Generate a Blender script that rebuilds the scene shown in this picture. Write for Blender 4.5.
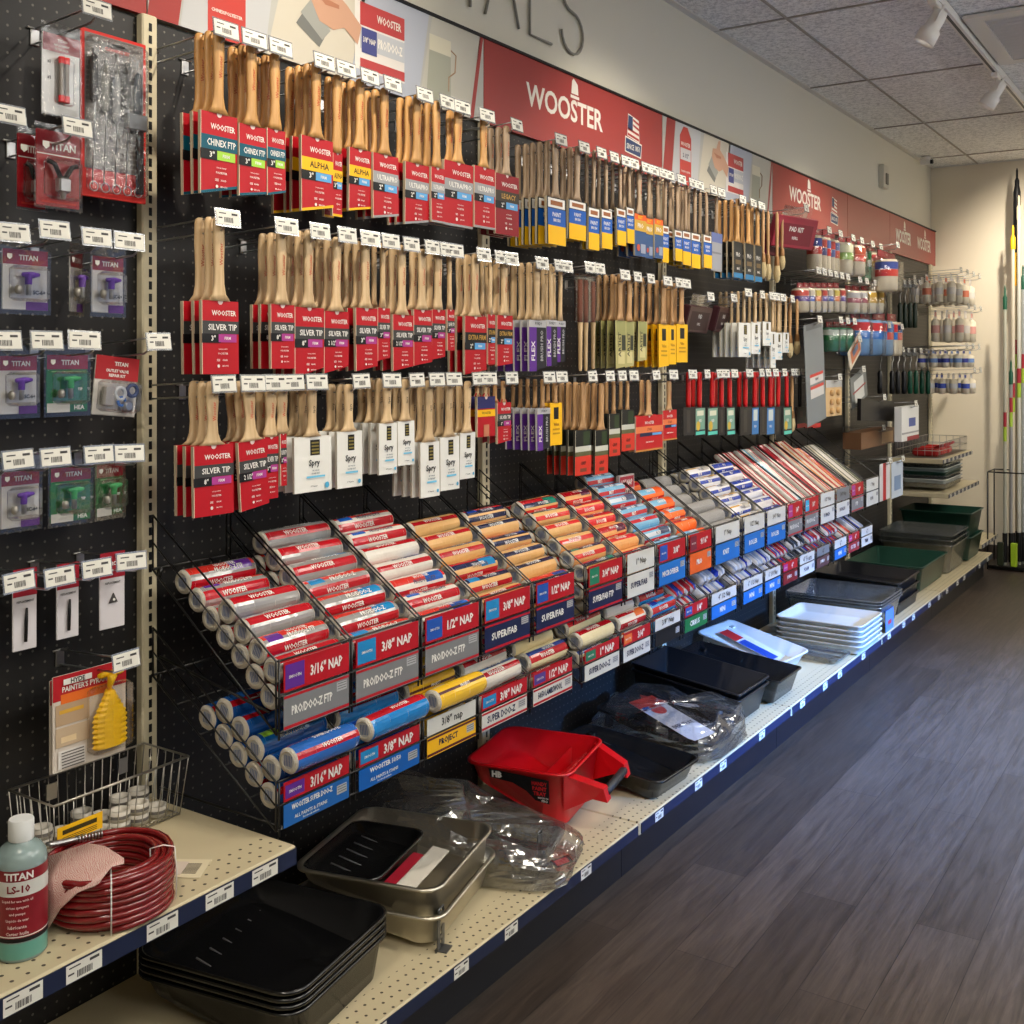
import bpy, math, random
from mathutils import Vector, Matrix
for _o in list(bpy.data.objects): bpy.data.objects.remove(_o)
SC = bpy.context.scene
COL = SC.collection
PI = math.pi
R = random.Random(7)
# ---------------------------------------------------------------- camera
FPX = 1100.0; CX, EYE = 1.9, 1.42
TH = math.atan(728/FPX); CS, SN = math.cos(TH), math.sin(TH)
cam = bpy.data.objects.new('camera', bpy.data.cameras.new('camera'))
COL.objects.link(cam); SC.camera = cam
cam.location = (CX, 0, EYE); cam.rotation_euler = (PI/2, 0, TH)
cam.data.sensor_width = 36; cam.data.lens = 36*FPX/1024
cam.data.shift_y = -(512-363)/1024
cam.data.clip_start = .02
# ---------------------------------------------------------------- world, lights, exposure
w = bpy.data.worlds.new('world'); SC.world = w; w.use_nodes = True
w.node_tree.nodes['Background'].inputs[0].default_value = (.45, .6, 1, 1)
w.node_tree.nodes['Background'].inputs[1].default_value = .5
SC.view_settings.view_transform = 'Standard'; SC.view_settings.look = 'None'
SC.view_settings.gamma = 1; SC.view_settings.exposure = 0.12
def area(name, loc, rot, sx, sy, power, col):
    l = bpy.data.lights.new(name, 'AREA'); l.shape = 'RECTANGLE'; l.size = sx; l.size_y = sy
    l.energy = power; l.color = col
    o = bpy.data.objects.new(name, l); COL.objects.link(o); o.location = loc; o.rotation_euler = rot
    return o
TROFFERS = [(2.6, -0.6), (2.6, 1.9), (2.6, 4.4), (2.6, 6.9), (4.4, 0.6), (4.4, 3.1), (4.4, 5.6)]
for i, (x, y) in enumerate(TROFFERS):
    area('troffer_light', (x, y, 2.82), (0, 0, 0), .56, 1.16, 25 if i else 18, (1, .93, .80))
# daylight through the shop window in the right-hand wall
wl = area('window_daylight', (5.7, 4.6, 2.3), (0, 0, 0), 2.4, .5, 88, (.12, .36, 1))
wl.data.spread = math.radians(24); wl.rotation_euler = Vector((1.45-5.7, 4.4-4.6, 0-2.3)).to_track_quat('-Z', 'Y').to_euler()
ADDED_FILL = (3.5, 3.2, 2.3)  # added fill light out of view, brightens the ceiling and upper walls
area('added_ceiling_fill', (3.5, 3.2, 2.34), (PI, 0, 0), .16, 6.8, 115, (1, .98, .95))
# track spots
TRACK_X = .9
SPOTS = [(0.35, (0.0, .9, 1.3), 40), (1.75, (.1, 2.0, 1.75), 48), (3.2, (.1, 3.6, 1.6), 40), (4.52, (.1, 4.3, 1.3), 36), (5.82, (.1, 5.7, 1.5), 38), (7.3, (.95, 8.6, 1.75), 120)]
# ---------------------------------------------------------------- pixel <-> place helpers
def ray(px, py):
    u = (px-512)/FPX; v = (363-py)/FPX
    return (-SN+u*CS, CS+u*SN, v)
def onX(px, py, X):
    d = ray(px, py); t = (X-CX)/d[0]; return t*d[1], EYE+t*d[2]          # -> Y, Z
def onZ(px, py, Z):
    d = ray(px, py); t = (Z-EYE)/d[2]; return CX+t*d[0], t*d[1]          # -> X, Y
def onY(px, py, Y):
    d = ray(px, py); t = Y/d[1]; return CX+t*d[0], EYE+t*d[2]            # -> X, Z
# ---------------------------------------------------------------- materials
def lin(c):
    return tuple((x/255/12.92 if x <= 10 else ((x/255+.055)/1.055)**2.4) for x in c)
_M = {}
def mat(rgb, rough=.5, metal=0, key=None, alpha=1, bump=0, bscale=60, trans=0, spec=.5, coat=0, var=0):
    k = (rgb, rough, metal, alpha, bump, bscale, trans, spec, coat, var)
    if k in _M: return _M[k]
    m = bpy.data.materials.new('m_%d_%d_%d' % rgb); m.use_nodes = True
    nt = m.node_tree; b = nt.nodes['Principled BSDF']
    b.inputs['Base Color'].default_value = (*lin(rgb), 1); b.inputs['Roughness'].default_value = rough
    b.inputs['Metallic'].default_value = metal; b.inputs['Alpha'].default_value = alpha
    b.inputs['Transmission Weight'].default_value = trans; b.inputs['Specular IOR Level'].default_value = spec
    b.inputs['Coat Weight'].default_value = coat
    if bump or var:
        tc = nt.nodes.new('ShaderNodeTexCoord'); n = nt.nodes.new('ShaderNodeTexNoise')
        n.inputs['Scale'].default_value = bscale; n.inputs['Detail'].default_value = 3
        nt.links.new(tc.outputs['Object'], n.inputs['Vector'])
        if bump:
            bp = nt.nodes.new('ShaderNodeBump'); bp.inputs['Strength'].default_value = bump; bp.inputs['Distance'].default_value = .004
            nt.links.new(n.outputs[0], bp.inputs['Height']); nt.links.new(bp.outputs[0], b.inputs['Normal'])
        if var:
            hs = nt.nodes.new('ShaderNodeHueSaturation'); hs.inputs['Color'].default_value = (*lin(rgb), 1)
            mr = nt.nodes.new('ShaderNodeMapRange'); mr.inputs[3].default_value = 1-var; mr.inputs[4].default_value = 1+var
            mr.inputs[1].default_value = .3; mr.inputs[2].default_value = .7
            nt.links.new(n.outputs[0], mr.inputs[0]); nt.links.new(mr.outputs[0], hs.inputs['Value']); nt.links.new(hs.outputs[0], b.inputs['Base Color'])
    _M[k] = m; return m
def film(name, tint=(1, 1, 1), amount=.25, rough=.12, bscale=30, bump=.6, body=.0, bodycol=(200, 200, 200)):
    """thin clear plastic: see-through with creased glossy highlights"""
    m = bpy.data.materials.new(name); m.use_nodes = True; nt = m.node_tree; N = nt.nodes
    N.remove(N['Principled BSDF']); out = N['Material Output']
    tr = N.new('ShaderNodeBsdfTransparent'); tr.inputs[0].default_value = (*tint, 1)
    gl = N.new('ShaderNodeBsdfGlossy'); gl.inputs['Roughness'].default_value = rough
    df = N.new('ShaderNodeBsdfDiffuse'); df.inputs[0].default_value = (*lin(bodycol), 1)
    tc = N.new('ShaderNodeTexCoord'); no = N.new('ShaderNodeTexNoise'); no.inputs['Scale'].default_value = bscale; no.inputs['Detail'].default_value = 2
    bp = N.new('ShaderNodeBump'); bp.inputs['Strength'].default_value = bump; bp.inputs['Distance'].default_value = .01
    lw = N.new('ShaderNodeLayerWeight'); lw.inputs[0].default_value = .3
    ma = N.new('ShaderNodeMath'); ma.operation = 'MULTIPLY_ADD'; ma.inputs[1].default_value = .5; ma.inputs[2].default_value = amount*.5
    mx = N.new('ShaderNodeMixShader'); mb = N.new('ShaderNodeMixShader'); mb.inputs[0].default_value = body
    L = nt.links.new
    L(tc.outputs['Object'], no.inputs['Vector']); L(no.outputs[0], bp.inputs['Height'])
    for x in (gl, df, lw): L(bp.outputs[0], x.inputs['Normal'])
    L(lw.outputs['Fresnel'], ma.inputs[0]); L(ma.outputs[0], mx.inputs[0]); L(tr.outputs[0], mb.inputs[1]); L(df.outputs[0], mb.inputs[2])
    L(mb.outputs[0], mx.inputs[1]); L(gl.outputs[0], mx.inputs[2]); L(mx.outputs[0], out.inputs[0])
    return m
def wood(name, c1, c2, sc=1):
    m = bpy.data.materials.new(name); m.use_nodes = True; nt = m.node_tree; b = nt.nodes['Principled BSDF']; N = nt.nodes
    tc = N.new('ShaderNodeTexCoord'); mp = N.new('ShaderNodeMapping'); mp.inputs['Scale'].default_value = (60*sc, 60*sc, 6*sc)
    no = N.new('ShaderNodeTexNoise'); no.inputs['Scale'].default_value = 1.5; no.inputs['Detail'].default_value = 4
    oi = N.new('ShaderNodeObjectInfo'); ad = N.new('ShaderNodeVectorMath'); ad.operation = 'ADD'
    cr = N.new('ShaderNodeValToRGB'); cr.color_ramp.elements[0].position = .3; cr.color_ramp.elements[1].position = .7
    cr.color_ramp.elements[0].color = (*lin(c1), 1); cr.color_ramp.elements[1].color = (*lin(c2), 1)
    hs = N.new('ShaderNodeHueSaturation'); mr = N.new('ShaderNodeMapRange'); mr.inputs[3].default_value = .82; mr.inputs[4].default_value = 1.12
    L = nt.links.new
    L(tc.outputs['Object'], mp.inputs[0]); L(mp.outputs[0], ad.inputs[0]); L(oi.outputs['Location'], ad.inputs[1]); L(ad.outputs[0], no.inputs['Vector'])
    L(no.outputs[0], cr.inputs[0]); L(cr.outputs[0], hs.inputs['Color']); L(oi.outputs['Random'], mr.inputs[0]); L(mr.outputs[0], hs.inputs['Value'])
    L(hs.outputs[0], b.inputs['Base Color']); b.inputs['Roughness'].default_value = .42
    return m
RED = (176, 16, 30); DRED = (140, 22, 34); TEAL = (8, 84, 104); BLK = (18, 18, 20); YEL = (240, 184, 20); LIME = (160, 205, 70)
SIL = (150, 152, 154); BLUE = (20, 88, 178); SKY = (90, 160, 215); PUR = (92, 42, 140); NAVY = (22, 32, 72); WHT = (228, 226, 220); CREAM = (214, 204, 178)
ORG = (226, 96, 36); GRN = (22, 110, 58); GRY = (120, 122, 124); GOLD = (190, 150, 70); MAG = (170, 60, 140); CYAN = (40, 160, 200); TAN = (222, 176, 120)
def cm(c, r=.45): return mat(c, r, spec=.3)
BLIS = film('blister_plastic', amount=.10, bump=.12, bscale=40, rough=.1)
BLIS2 = film('creased_blister', amount=.16, bump=.3, bscale=60, rough=.1)
W_HON = wood('wood_honey', (186, 136, 76), (222, 172, 106)); W_PALE = wood('wood_pale', (196, 164, 120), (226, 198, 156)); W_TAN = wood('wood_tan', (176, 132, 86), (206, 164, 114)); W_GREY = wood('wood_washed', (156, 132, 106), (190, 164, 134))
CHROME = mat((176, 176, 176), .28, 1); WIREBLK = mat((14, 14, 15), .35, 0, spec=.6); CLEAR = film('clear_plastic', amount=.13, bump=.4); BAG = film('clear_bag', amount=.42, bump=.9, bscale=16, body=.03, rough=.12)
TRAYCLR = film('clear_tray_plastic', (.86, .88, .88), amount=.35, bump=.15, body=.09, bodycol=(190, 196, 200)); HOLDER = film('tag_holder', (.9, .92, .94), amount=.3, bump=.05, body=.35, bodycol=(190, 195, 200))
# ---------------------------------------------------------------- mesh builder
_T = {}
def text2d(s, size=1.0, bold=.0, res=1):
    """flat text outlines: list of verts (x,y) centred, list of faces, width"""
    k = (s, bold, res)
    if k not in _T:
        cu = bpy.data.curves.new('t', 'FONT'); cu.body = s; cu.size = 1; cu.resolution_u = res; cu.offset = bold
        cu.align_x = 'CENTER'; cu.align_y = 'CENTER'; cu.fill_mode = 'FRONT'
        ob = bpy.data.objects.new('t', cu); COL.objects.link(ob)
        me = bpy.data.meshes.new_from_object(ob.evaluated_get(bpy.context.evaluated_depsgraph_get()))
        vs = [(v.co.x, v.co.y) for v in me.vertices]; fs = [tuple(p.vertices) for p in me.polygons]
        bpy.data.objects.remove(ob); bpy.data.curves.remove(cu); bpy.data.meshes.remove(me)
        if vs:
            x0 = min(v[0] for v in vs); x1 = max(v[0] for v in vs); y0 = min(v[1] for v in vs); y1 = max(v[1] for v in vs)
            vs = [(x-(x0+x1)/2, y-(y0+y1)/2) for x, y in vs]
            _T[k] = (vs, fs, x1-x0, y1-y0)
        else: _T[k] = ([], [], 1, 1)
    return _T[k]
class MB:
    def __init__(s): s.v = []; s.f = []; s.m = []; s.mats = []; s.sm = []
    def mi(s, m):
        if m not in s.mats: s.mats.append(m)
        return s.mats.index(m)
    def add(s, vs, fs, m, M=None, smooth=False):
        n = len(s.v); i = s.mi(m)
        s.v += [tuple(M @ Vector(p)) for p in vs] if M is not None else [tuple(p) for p in vs]
        for f in fs: s.f.append(tuple(n+k for k in f)); s.m.append(i); s.sm.append(smooth)
    def box(s, x0, x1, y0, y1, z0, z1, m, M=None, b=0):
        if b:
            # chamfered box
            vs = []; 
            for z, q in ((z0, b), (z0+b, 0), (z1-b, 0), (z1, b)):
                for (x, y) in ((x0+q+b, y0+q), (x1-q-b, y0+q), (x1-q, y0+q+b), (x1-q, y1-q-b), (x1-q-b, y1-q), (x0+q+b, y1-q), (x0+q, y1-q-b), (x0+q, y0+q+b)): vs.append((x, y, z))
            fs = [tuple(range(7, -1, -1)), tuple(range(24, 32))]
            for k in range(3):
                for j in range(8): fs.append((k*8+j, k*8+(j+1) % 8, k*8+8+(j+1) % 8, k*8+8+j))
            s.add(vs, fs, m, M); return
        vs = [(x, y, z) for z in (z0, z1) for (x, y) in ((x0, y0), (x1, y0), (x1, y1), (x0, y1))]
        s.add(vs, [(3, 2, 1, 0), (4, 5, 6, 7), (0, 1, 5, 4), (1, 2, 6, 5), (2, 3, 7, 6), (3, 0, 4, 7)], m, M)
    def tube(s, pts, r, m, n=6, closed=False, M=None, rs=None):
        P = [Vector(p) for p in pts]; N = len(P); vs = []; fs = []
        up = None
        for i, p in enumerate(P):
            a = P[(i-1) % N] if (closed or i > 0) else P[i]; b = P[(i+1) % N] if (closed or i < N-1) else P[i]
            t = (b-a).normalized()
            if up is None: up = Vector((0, 0, 1)) if abs(t.z) < .9 else Vector((0, 1, 0))
            q = t.cross(up).normalized(); up2 = q.cross(t).normalized(); up = up2
            rr = rs[i] if rs else r
            for k in range(n):
                an = 2*PI*k/n; vs.append(p+q*math.cos(an)*rr+up2*math.sin(an)*rr)
        for i in range(N if closed else N-1):
            j = (i+1) % N
            for k in range(n): fs.append((i*n+k, i*n+(k+1) % n, j*n+(k+1) % n, j*n+k))
        if not closed: fs += [tuple(range(n-1, -1, -1)), tuple((N-1)*n+k for k in range(n))]
        s.add(vs, fs, m, M, smooth=n > 4)
    def lathe(s, prof, m, n=20, M=None, cap=True, smooth=True):
        vs = []; fs = []
        for r, z in prof:
            for k in range(n): vs.append((r*math.cos(2*PI*k/n), r*math.sin(2*PI*k/n), z))
        for i in range(len(prof)-1):
            for k in range(n): fs.append((i*n+k, i*n+(k+1) % n, (i+1)*n+(k+1) % n, (i+1)*n+k))
        s.add(vs, fs, m, M, smooth)
        if cap:
            nv = len(prof); s.add(vs[:n], [tuple(range(n-1, -1, -1))], m, M); s.add(vs[-n:], [tuple(range(n))], m, M)
    def loft(s, rings, m, M=None, smooth=True, cap=True):
        n = len(rings[0]); vs = [p for r in rings for p in r]; fs = []
        for i in range(len(rings)-1):
            for k in range(n): fs.append((i*n+k, i*n+(k+1) % n, (i+1)*n+(k+1) % n, (i+1)*n+k))
        if cap: fs += [tuple(range(n-1, -1, -1)), tuple((len(rings)-1)*n+k for k in range(n))]
        s.add(vs, fs, m, M, smooth)
    def prism(s, poly, h0, h1, m, M=None):
        """poly in local (y,z), thickness along x"""
        n = len(poly); vs = [(h0, y, z) for y, z in poly]+[(h1, y, z) for y, z in poly]
        fs = [tuple(range(n-1, -1, -1)), tuple(range(n, 2*n))]+[(k, (k+1) % n, n+(k+1) % n, n+k) for k in range(n)]
        s.add(vs, fs, m, M)
    def decal(s, y0, y1, z0, z1, x, m, M=None): s.add([(x, y0, z0), (x, y1, z0), (x, y1, z1), (x, y0, z1)], [(0, 1, 2, 3)], m, M)
    def text(s, st, y, z, x, h, m, M=None, bold=.02, wmax=None, res=1, fn=None, rot=0):
        vs, fs, tw, tH = text2d(st, 1, bold, res)
        if not vs: return
        k = h/tH; kx = k
        if wmax and tw*k > wmax: kx = wmax/tw
        out = []
        for a, b in vs:
            a *= kx; b *= k
            if rot: a, b = a*math.cos(rot)-b*math.sin(rot), a*math.sin(rot)+b*math.cos(rot)
            out.append((x, y+a, z+b) if fn is None else fn(y+a, z+b))
        s.add(out, fs, m, M)
    def mesh(s, name):
        me = bpy.data.meshes.new(name); me.from_pydata(s.v, [], s.f)
        for m in s.mats: me.materials.append(m)
        me.polygons.foreach_set('material_index', s.m); me.polygons.foreach_set('use_smooth', s.sm)
        me.update(); return me
    def obj(s, name, parent=None, loc=(0, 0, 0)):
        return link(name, s.mesh(name), parent, loc)
def link(name, me, parent=None, loc=(0, 0, 0)):
    o = bpy.data.objects.new(name, me); COL.objects.link(o)
    if parent: o.parent = parent
    o.location = loc; return o
def tag(o, label, cat, group=None, kind=None):
    if label: o['label'] = label
    if cat: o['category'] = cat
    if group: o['group'] = group
    if kind: o['kind'] = kind
    return o
def thing(name, label, cat, loc=(0, 0, 0), rz=0, group=None, rot=None):
    o = bpy.data.objects.new(name, None); COL.objects.link(o); o.location = loc; o.empty_display_size = .03
    o.rotation_euler = rot if rot else (0, 0, rz); return tag(o, label, cat, group)
def struct(mb, name): o = mb.obj(name); o['kind'] = 'structure'; return o
def dup(root, loc, rot, label, group=None):
    r = root.copy(); COL.objects.link(r); r.location = loc
    if rot is not None: r.rotation_euler = rot
    r['label'] = label
    if group: r['group'] = group
    for ch in list(root.children):
        c = ch.copy(); COL.objects.link(c); c.parent = r
        for g in list(ch.children):
            d = g.copy(); COL.objects.link(d); d.parent = c
    return r
ORD = ['first', 'second', 'third', 'fourth', 'fifth', 'sixth', 'seventh', 'eighth', 'ninth', 'tenth', 'eleventh', 'twelfth', 'thirteenth', 'fourteenth', 'fifteenth', 'sixteenth', 'seventeenth', 'eighteenth', 'nineteenth', 'twentieth']
ORD += ['twenty-'+x for x in ORD[:9]]+['thirtieth']+['thirty-'+x for x in ORD[:9]]+['fortieth']+['forty-'+x for x in ORD[:9]]
T = lambda x, y, z: Matrix.Translation((x, y, z))
RX = lambda a: Matrix.Rotation(a, 4, 'X'); RY = lambda a: Matrix.Rotation(a, 4, 'Y'); RZ = lambda a: Matrix.Rotation(a, 4, 'Z')
# ================================================================ the room
H = 2.875; YB = 8.6
def nodes(m): m.use_nodes = True; return m.node_tree, m.node_tree.nodes, m.node_tree.links.new
def floor_mat():
    m = bpy.data.materials.new('vinyl_plank'); nt, N, L = nodes(m); b = N['Principled BSDF']
    tc = N.new('ShaderNodeTexCoord'); mp = N.new('ShaderNodeMapping'); mp.inputs['Rotation'].default_value = (0, 0, PI/2)
    br = N.new('ShaderNodeTexBrick'); br.inputs['Scale'].default_value = 1; br.inputs['Brick Width'].default_value = 1.22; br.inputs['Row Height'].default_value = .152
    br.inputs['Mortar Size'].default_value = .0012; br.inputs['Color1'].default_value = (*lin((56, 47, 41)), 1); br.inputs['Color2'].default_value = (*lin((78, 67, 59)), 1); br.inputs['Mortar'].default_value = (*lin((38, 33, 31)), 1)
    br.offset = .37; br.inputs['Bias'].default_value = 0
    mp2 = N.new('ShaderNodeMapping'); mp2.inputs['Scale'].default_value = (26, 1.6, 1); no = N.new('ShaderNodeTexNoise'); no.inputs['Scale'].default_value = 2.2; no.inputs['Detail'].default_value = 8; no.inputs['Roughness'].default_value = .7
    no.inputs['Distortion'].default_value = .8
    mr = N.new('ShaderNodeMapRange'); mr.inputs[1].default_value = .34; mr.inputs[2].default_value = .66; mr.inputs[3].default_value = .5; mr.inputs[4].default_value = 1.35
    mix = N.new('ShaderNodeVectorMath'); mix.operation = 'SCALE'
    L(tc.outputs['Object'], mp.inputs[0]); L(mp.outputs[0], br.inputs['Vector']); L(tc.outputs['Object'], mp2.inputs[0]); L(mp2.outputs[0], no.inputs['Vector'])
    L(no.outputs[0], mr.inputs[0]); L(br.outputs['Color'], mix.inputs[0]); L(mr.outputs[0], mix.inputs['Scale']); L(mix.outputs[0], b.inputs['Base Color'])
    b.inputs['Roughness'].default_value = .42
    bp = N.new('ShaderNodeBump'); bp.inputs['Strength'].default_value = .25; bp.inputs['Distance'].default_value = .002; L(no.outputs[0], bp.inputs['Height']); L(bp.outputs[0], b.inputs['Normal'])
    return m
def tile_mat():
    m = bpy.data.materials.new('ceiling_tile'); nt, N, L = nodes(m); b = N['Principled BSDF']
    tc = N.new('ShaderNodeTexCoord'); no = N.new('ShaderNodeTexNoise'); no.inputs['Scale'].default_value = 55; no.inputs['Detail'].default_value = 5; no.inputs['Roughness'].default_value = .8
    cr = N.new('ShaderNodeValToRGB'); cr.color_ramp.elements[0].position = .36; cr.color_ramp.elements[1].position = .56
    cr.color_ramp.elements[0].color = (*lin((176, 178, 180)), 1); cr.color_ramp.elements[1].color = (*lin((240, 241, 240)), 1)
    L(tc.outputs['Object'], no.inputs['Vector']); L(no.outputs[0], cr.inputs[0]); L(cr.outputs[0], b.inputs['Base Color']); b.inputs['Roughness'].default_value = .9
    return m
FLOOR = floor_mat(); TILE = tile_mat(); WALLP = mat((216, 213, 198), .75, bump=.12, bscale=160); WALLB = mat((224, 214, 192), .75, bump=.12, bscale=160); TRIMW = mat((214, 210, 200), .5); GRID = mat((206, 204, 198), .45); TGRID = mat((150, 146, 138), .6)
DARK = mat((16, 16, 17), .6)
b = MB(); b.box(-.6, 5.9, -3.2, YB+.1, -.05, 0, FLOOR); struct(b, 'floor')
b = MB(); b.box(-.6, 5.9, -3.2, YB+.1, H+.006, H+.05, TILE); ce = struct(b, 'ceiling')
b = MB()
for x in [-.03+.33+.61*k for k in range(-1, 10)]:
    if x > -.03: b.box(x-.005, x+.005, -3.1, YB, H, H+.007, TGRID)
for y in [.86+1.22*k for k in range(-3, 7)]: b.box(-.03, 5.8, y-.005, y+.005, H, H+.007, TGRID)
b.box(-.03, .0, -3.1, YB, H-.0, H+.007, GRID); b.box(-.03, 5.8, YB-.02, YB, H, H+.007, GRID)
o = struct(b, 'trim_ceiling_grid')
b = MB(); b.box(-.6, -.03, -3.2, YB+.1, 0, H, WALLP); struct(b, 'wall_left')
b = MB(); b.box(-.03, 5.9, YB, YB+.1, 0, H+.03, WALLB); struct(b, 'wall_back')
b = MB(); b.box(-.6, 5.9, -3.3, -3.2, 0, H+.03, WALLP); struct(b, 'wall_front')
b = MB()
b.box(5.8, 5.9, -3.2, 2.0, 0, H, WALLP); b.box(5.8, 5.9, 7.2, YB, 0, H, WALLP); b.box(5.8, 5.9, 2.0, 7.2, 0, .3, WALLP); b.box(5.8, 5.9, 2.0, 7.2, 2.4, H, WALLP); struct(b, 'wall_right')
b = MB()
for y in (2.0, 3.3, 4.6, 5.9, 7.16): b.box(5.81, 5.88, y, y+.04, .3, 2.4, cm(BLK))
b.box(5.81, 5.88, 2.0, 7.2, .3, .35, cm(BLK)); b.box(5.81, 5.88, 2.0, 7.2, 2.35, 2.4, cm(BLK)); struct(b, 'window_1')
b = MB(); b.box(.05, 5.8, YB-.012, YB-.001, 0, .1, cm((70, 62, 56))); struct(b, 'baseboard_back')
# thin letters standing on the wall above the displays
STROKES = {'E': (.55, [[(.5, 0), (0, 0), (0, 1), (.5, 1)], [(0, .52), (.42, .52)]]), 'S': (.53, None), 'N': (.66, [[(0, 0), (0, 1), (.6, 0), (.6, 1)]]),
           'T': (.6, [[(.3, 0), (.3, 1)], [(0, 1), (.6, 1)]]), 'I': (.1, [[(.05, 0), (.05, 1)]]), 'A': (.7, [[(0, 0), (.35, 1), (.7, 0)], [(.12, .32), (.58, .32)]]), 'L': (.5, [[(0, 1), (0, 0), (.5, 0)]])}
def s_curve():
    p = [(.27+.25*math.cos(a), .76+.24*math.sin(a)) for a in [math.radians(20+i*19) for i in range(13)]]
    q = [(.27+.27*math.cos(a), .26+.26*math.sin(a)) for a in [math.radians(70-i*19) for i in range(14)]]
    return [p+q]
LET = mat((140, 138, 128), .6)
hL = .275; z0 = 2.487
yS0, _ = onX(562, 50, -.02); yL0, _ = onX(537, 46, -.02)
pos = {'S2': yS0-.0}
order = list('ESSENTIALS'); ys = []
y = onX(583, 55, -.02)[0]
for chx in reversed(order):
    wd = STROKES[chx][0]*hL*.98; y -= wd; ys.append(y); y -= .065
ys.reverse()
for i, chx in enumerate(order):
    bb = MB(); wd, st = STROKES[chx]
    for pl in (st or s_curve()):
        bb.tube([(-.022, a*hL*.98, c*hL) for a, c in pl], .005, LET, n=6)
    o = bb.obj('wall_letter', None, (0, ys[i], z0))
    tag(o, 'thin grey wall letter %s, %s of the word above the red signs' % (chx, ORD[i] if i < 9 else 'last'), 'letter', 'thin grey letters on the wall')
# thermostat-like box and security camera
Yt, Zt = onX(882.5, 177, -.02)
b = MB(); b.box(-.03, .005, -.055, .055, -.075, .075, cm((206, 202, 186)), b=.004); b.box(.005, .012, -.02, .03, -.05, .02, cm((120, 118, 108)))
tag(b.obj('wall_sensor', None, (0, Yt, Zt)), 'small cream alarm box high on the left wall near the far corner', 'sensor')
x_, y_ = onZ(926, 157, H)
t = thing('security_camera', 'small security camera with dark lens on the ceiling near the far corner', 'camera', (x_, y_, H))
b = MB(); b.lathe([(.05, -.03), (.055, 0)], cm(WHT)); b.box(-.06, .05, -.03, .03, -.09, -.03, cm(WHT), b=.006); b.obj('housing', t)
b = MB(); b.lathe([(.026, 0), (.026, .03)], cm(BLK), M=T(.05, 0, -.06) @ RY(PI/2)); b.obj('lens', t); t.scale = (.6, .6, .6)
# air vent set in the ceiling
t = thing('ceiling_vent', 'white louvred air vent in the ceiling right of the track', 'vent', (1.2, 5.32, H))
b = MB()
vw, vl = .27, .43
for (a, c, d, e) in ((-vw, vw, -vl, -vl+.07), (-vw, vw, vl-.07, vl), (-vw, -vw+.07, -vl+.0701, vl-.0701), (vw-.07, vw, -vl+.0701, vl-.0701)): b.box(a, c, d, e, -.014, 0, GRID)
b.obj('frame', t)
b = MB(); b.box(-vw+.06, vw-.06, -vl+.06, vl-.06, -.003, -.001, cm((24, 24, 26)))
for k in range(14):
    yy = -vl+.09+k*(2*vl-.18)/13
    b.box(-.011, .011, -.199, .199, -.001, .001, GRID, T(0, yy, -.008) @ RZ(PI/2) @ RY(.35))
b.box(-.008, .008, -vl+.0702, vl-.0702, -.016, -.0135, GRID); b.obj('louvres', t)
# lighting track and its heads
b = MB(); b.box(-.018, .018, -2.5, 8.2, -.035, 0, cm(WHT)); b.box(-.006, .006, -2.5, 8.2, -.0365, -.0352, cm((60, 60, 60)))
tag(b.obj('light_track', None, (TRACK_X, 0, H)), 'long white lighting track along the ceiling', 'track')
SPW = mat((235, 232, 225), .3)
for i, (y, tgt, pw) in enumerate(SPOTS):
    lab = {3: 'white track spotlight at the top edge, nearer of the two', 4: 'white track spotlight farther along the track, glowing'}.get(i, 'white track spotlight, %s along the track' % ORD[i])
    t = thing('track_spotlight', lab, 'spotlight', (TRACK_X, y, H-.035), group='track spotlights')
    b = MB(); b.box(-.016, .016, -.05, .05, -.022, 0, SPW, b=.003); b.tube([(0, 0, -.02), (0, 0, -.075)], .007, SPW); b.obj('mount', t)
    d = (Vector(tgt)-Vector((TRACK_X, y, H-.12))).normalized(); q = d.to_track_quat('-Z', 'Y').to_matrix().to_4x4()
    Mh = T(0, 0, -.085) @ q
    b = MB(); b.lathe([(.012, .055), (.026, .05), (.03, .02), (.03, -.02), (.04, -.03), (.042, -.085), (.037, -.087), (.034, -.06), (.0, -.055)], SPW, n=20, M=Mh, cap=False)
    for sgn in (-1, 1): b.tube([(sgn*.034, 0, 0), (sgn*.04, 0, .03), (0, 0, .075)], .004, SPW, M=Mh)
    b.obj('head', t)
    em = bpy.data.materials.new('lamp_glow'); nt, N, L = nodes(em); N['Principled BSDF'].inputs['Emission Color'].default_value = (1, .93, .8, 1); N['Principled BSDF'].inputs['Emission Strength'].default_value = 6
    b = MB(); b.lathe([(.0005, -.0665), (.033, -.0665)], em, n=16, M=Mh, cap=False); b.obj('lens', t)
    l = bpy.data.lights.new('spot_beam', 'SPOT'); l.energy = pw; l.spot_size = math.radians(95); l.spot_blend = .8; l.color = (1, .89, .74); l.shadow_soft_size = .03
    lo = bpy.data.objects.new('spot_beam', l); COL.objects.link(lo)
    lo.location = Vector((TRACK_X, y, H-.12))+d*.095; lo.rotation_euler = d.to_track_quat('-Z', 'Y').to_euler()
b = MB(); b.box(-.1, .1, -3.45, 3.45, -.05, 0, cm(WHT), b=.01)  # made-up body for the added ceiling fill, out of view
for yy in (-3, 0, 3): b.tube([(0, yy, 0), (0, yy, H-ADDED_FILL[2])], .004, CHROME)
tag(b.obj('added_fill_bar', None, ADDED_FILL), 'added white fill light bar facing the ceiling, unseen right of the view', 'ceiling light')
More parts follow.
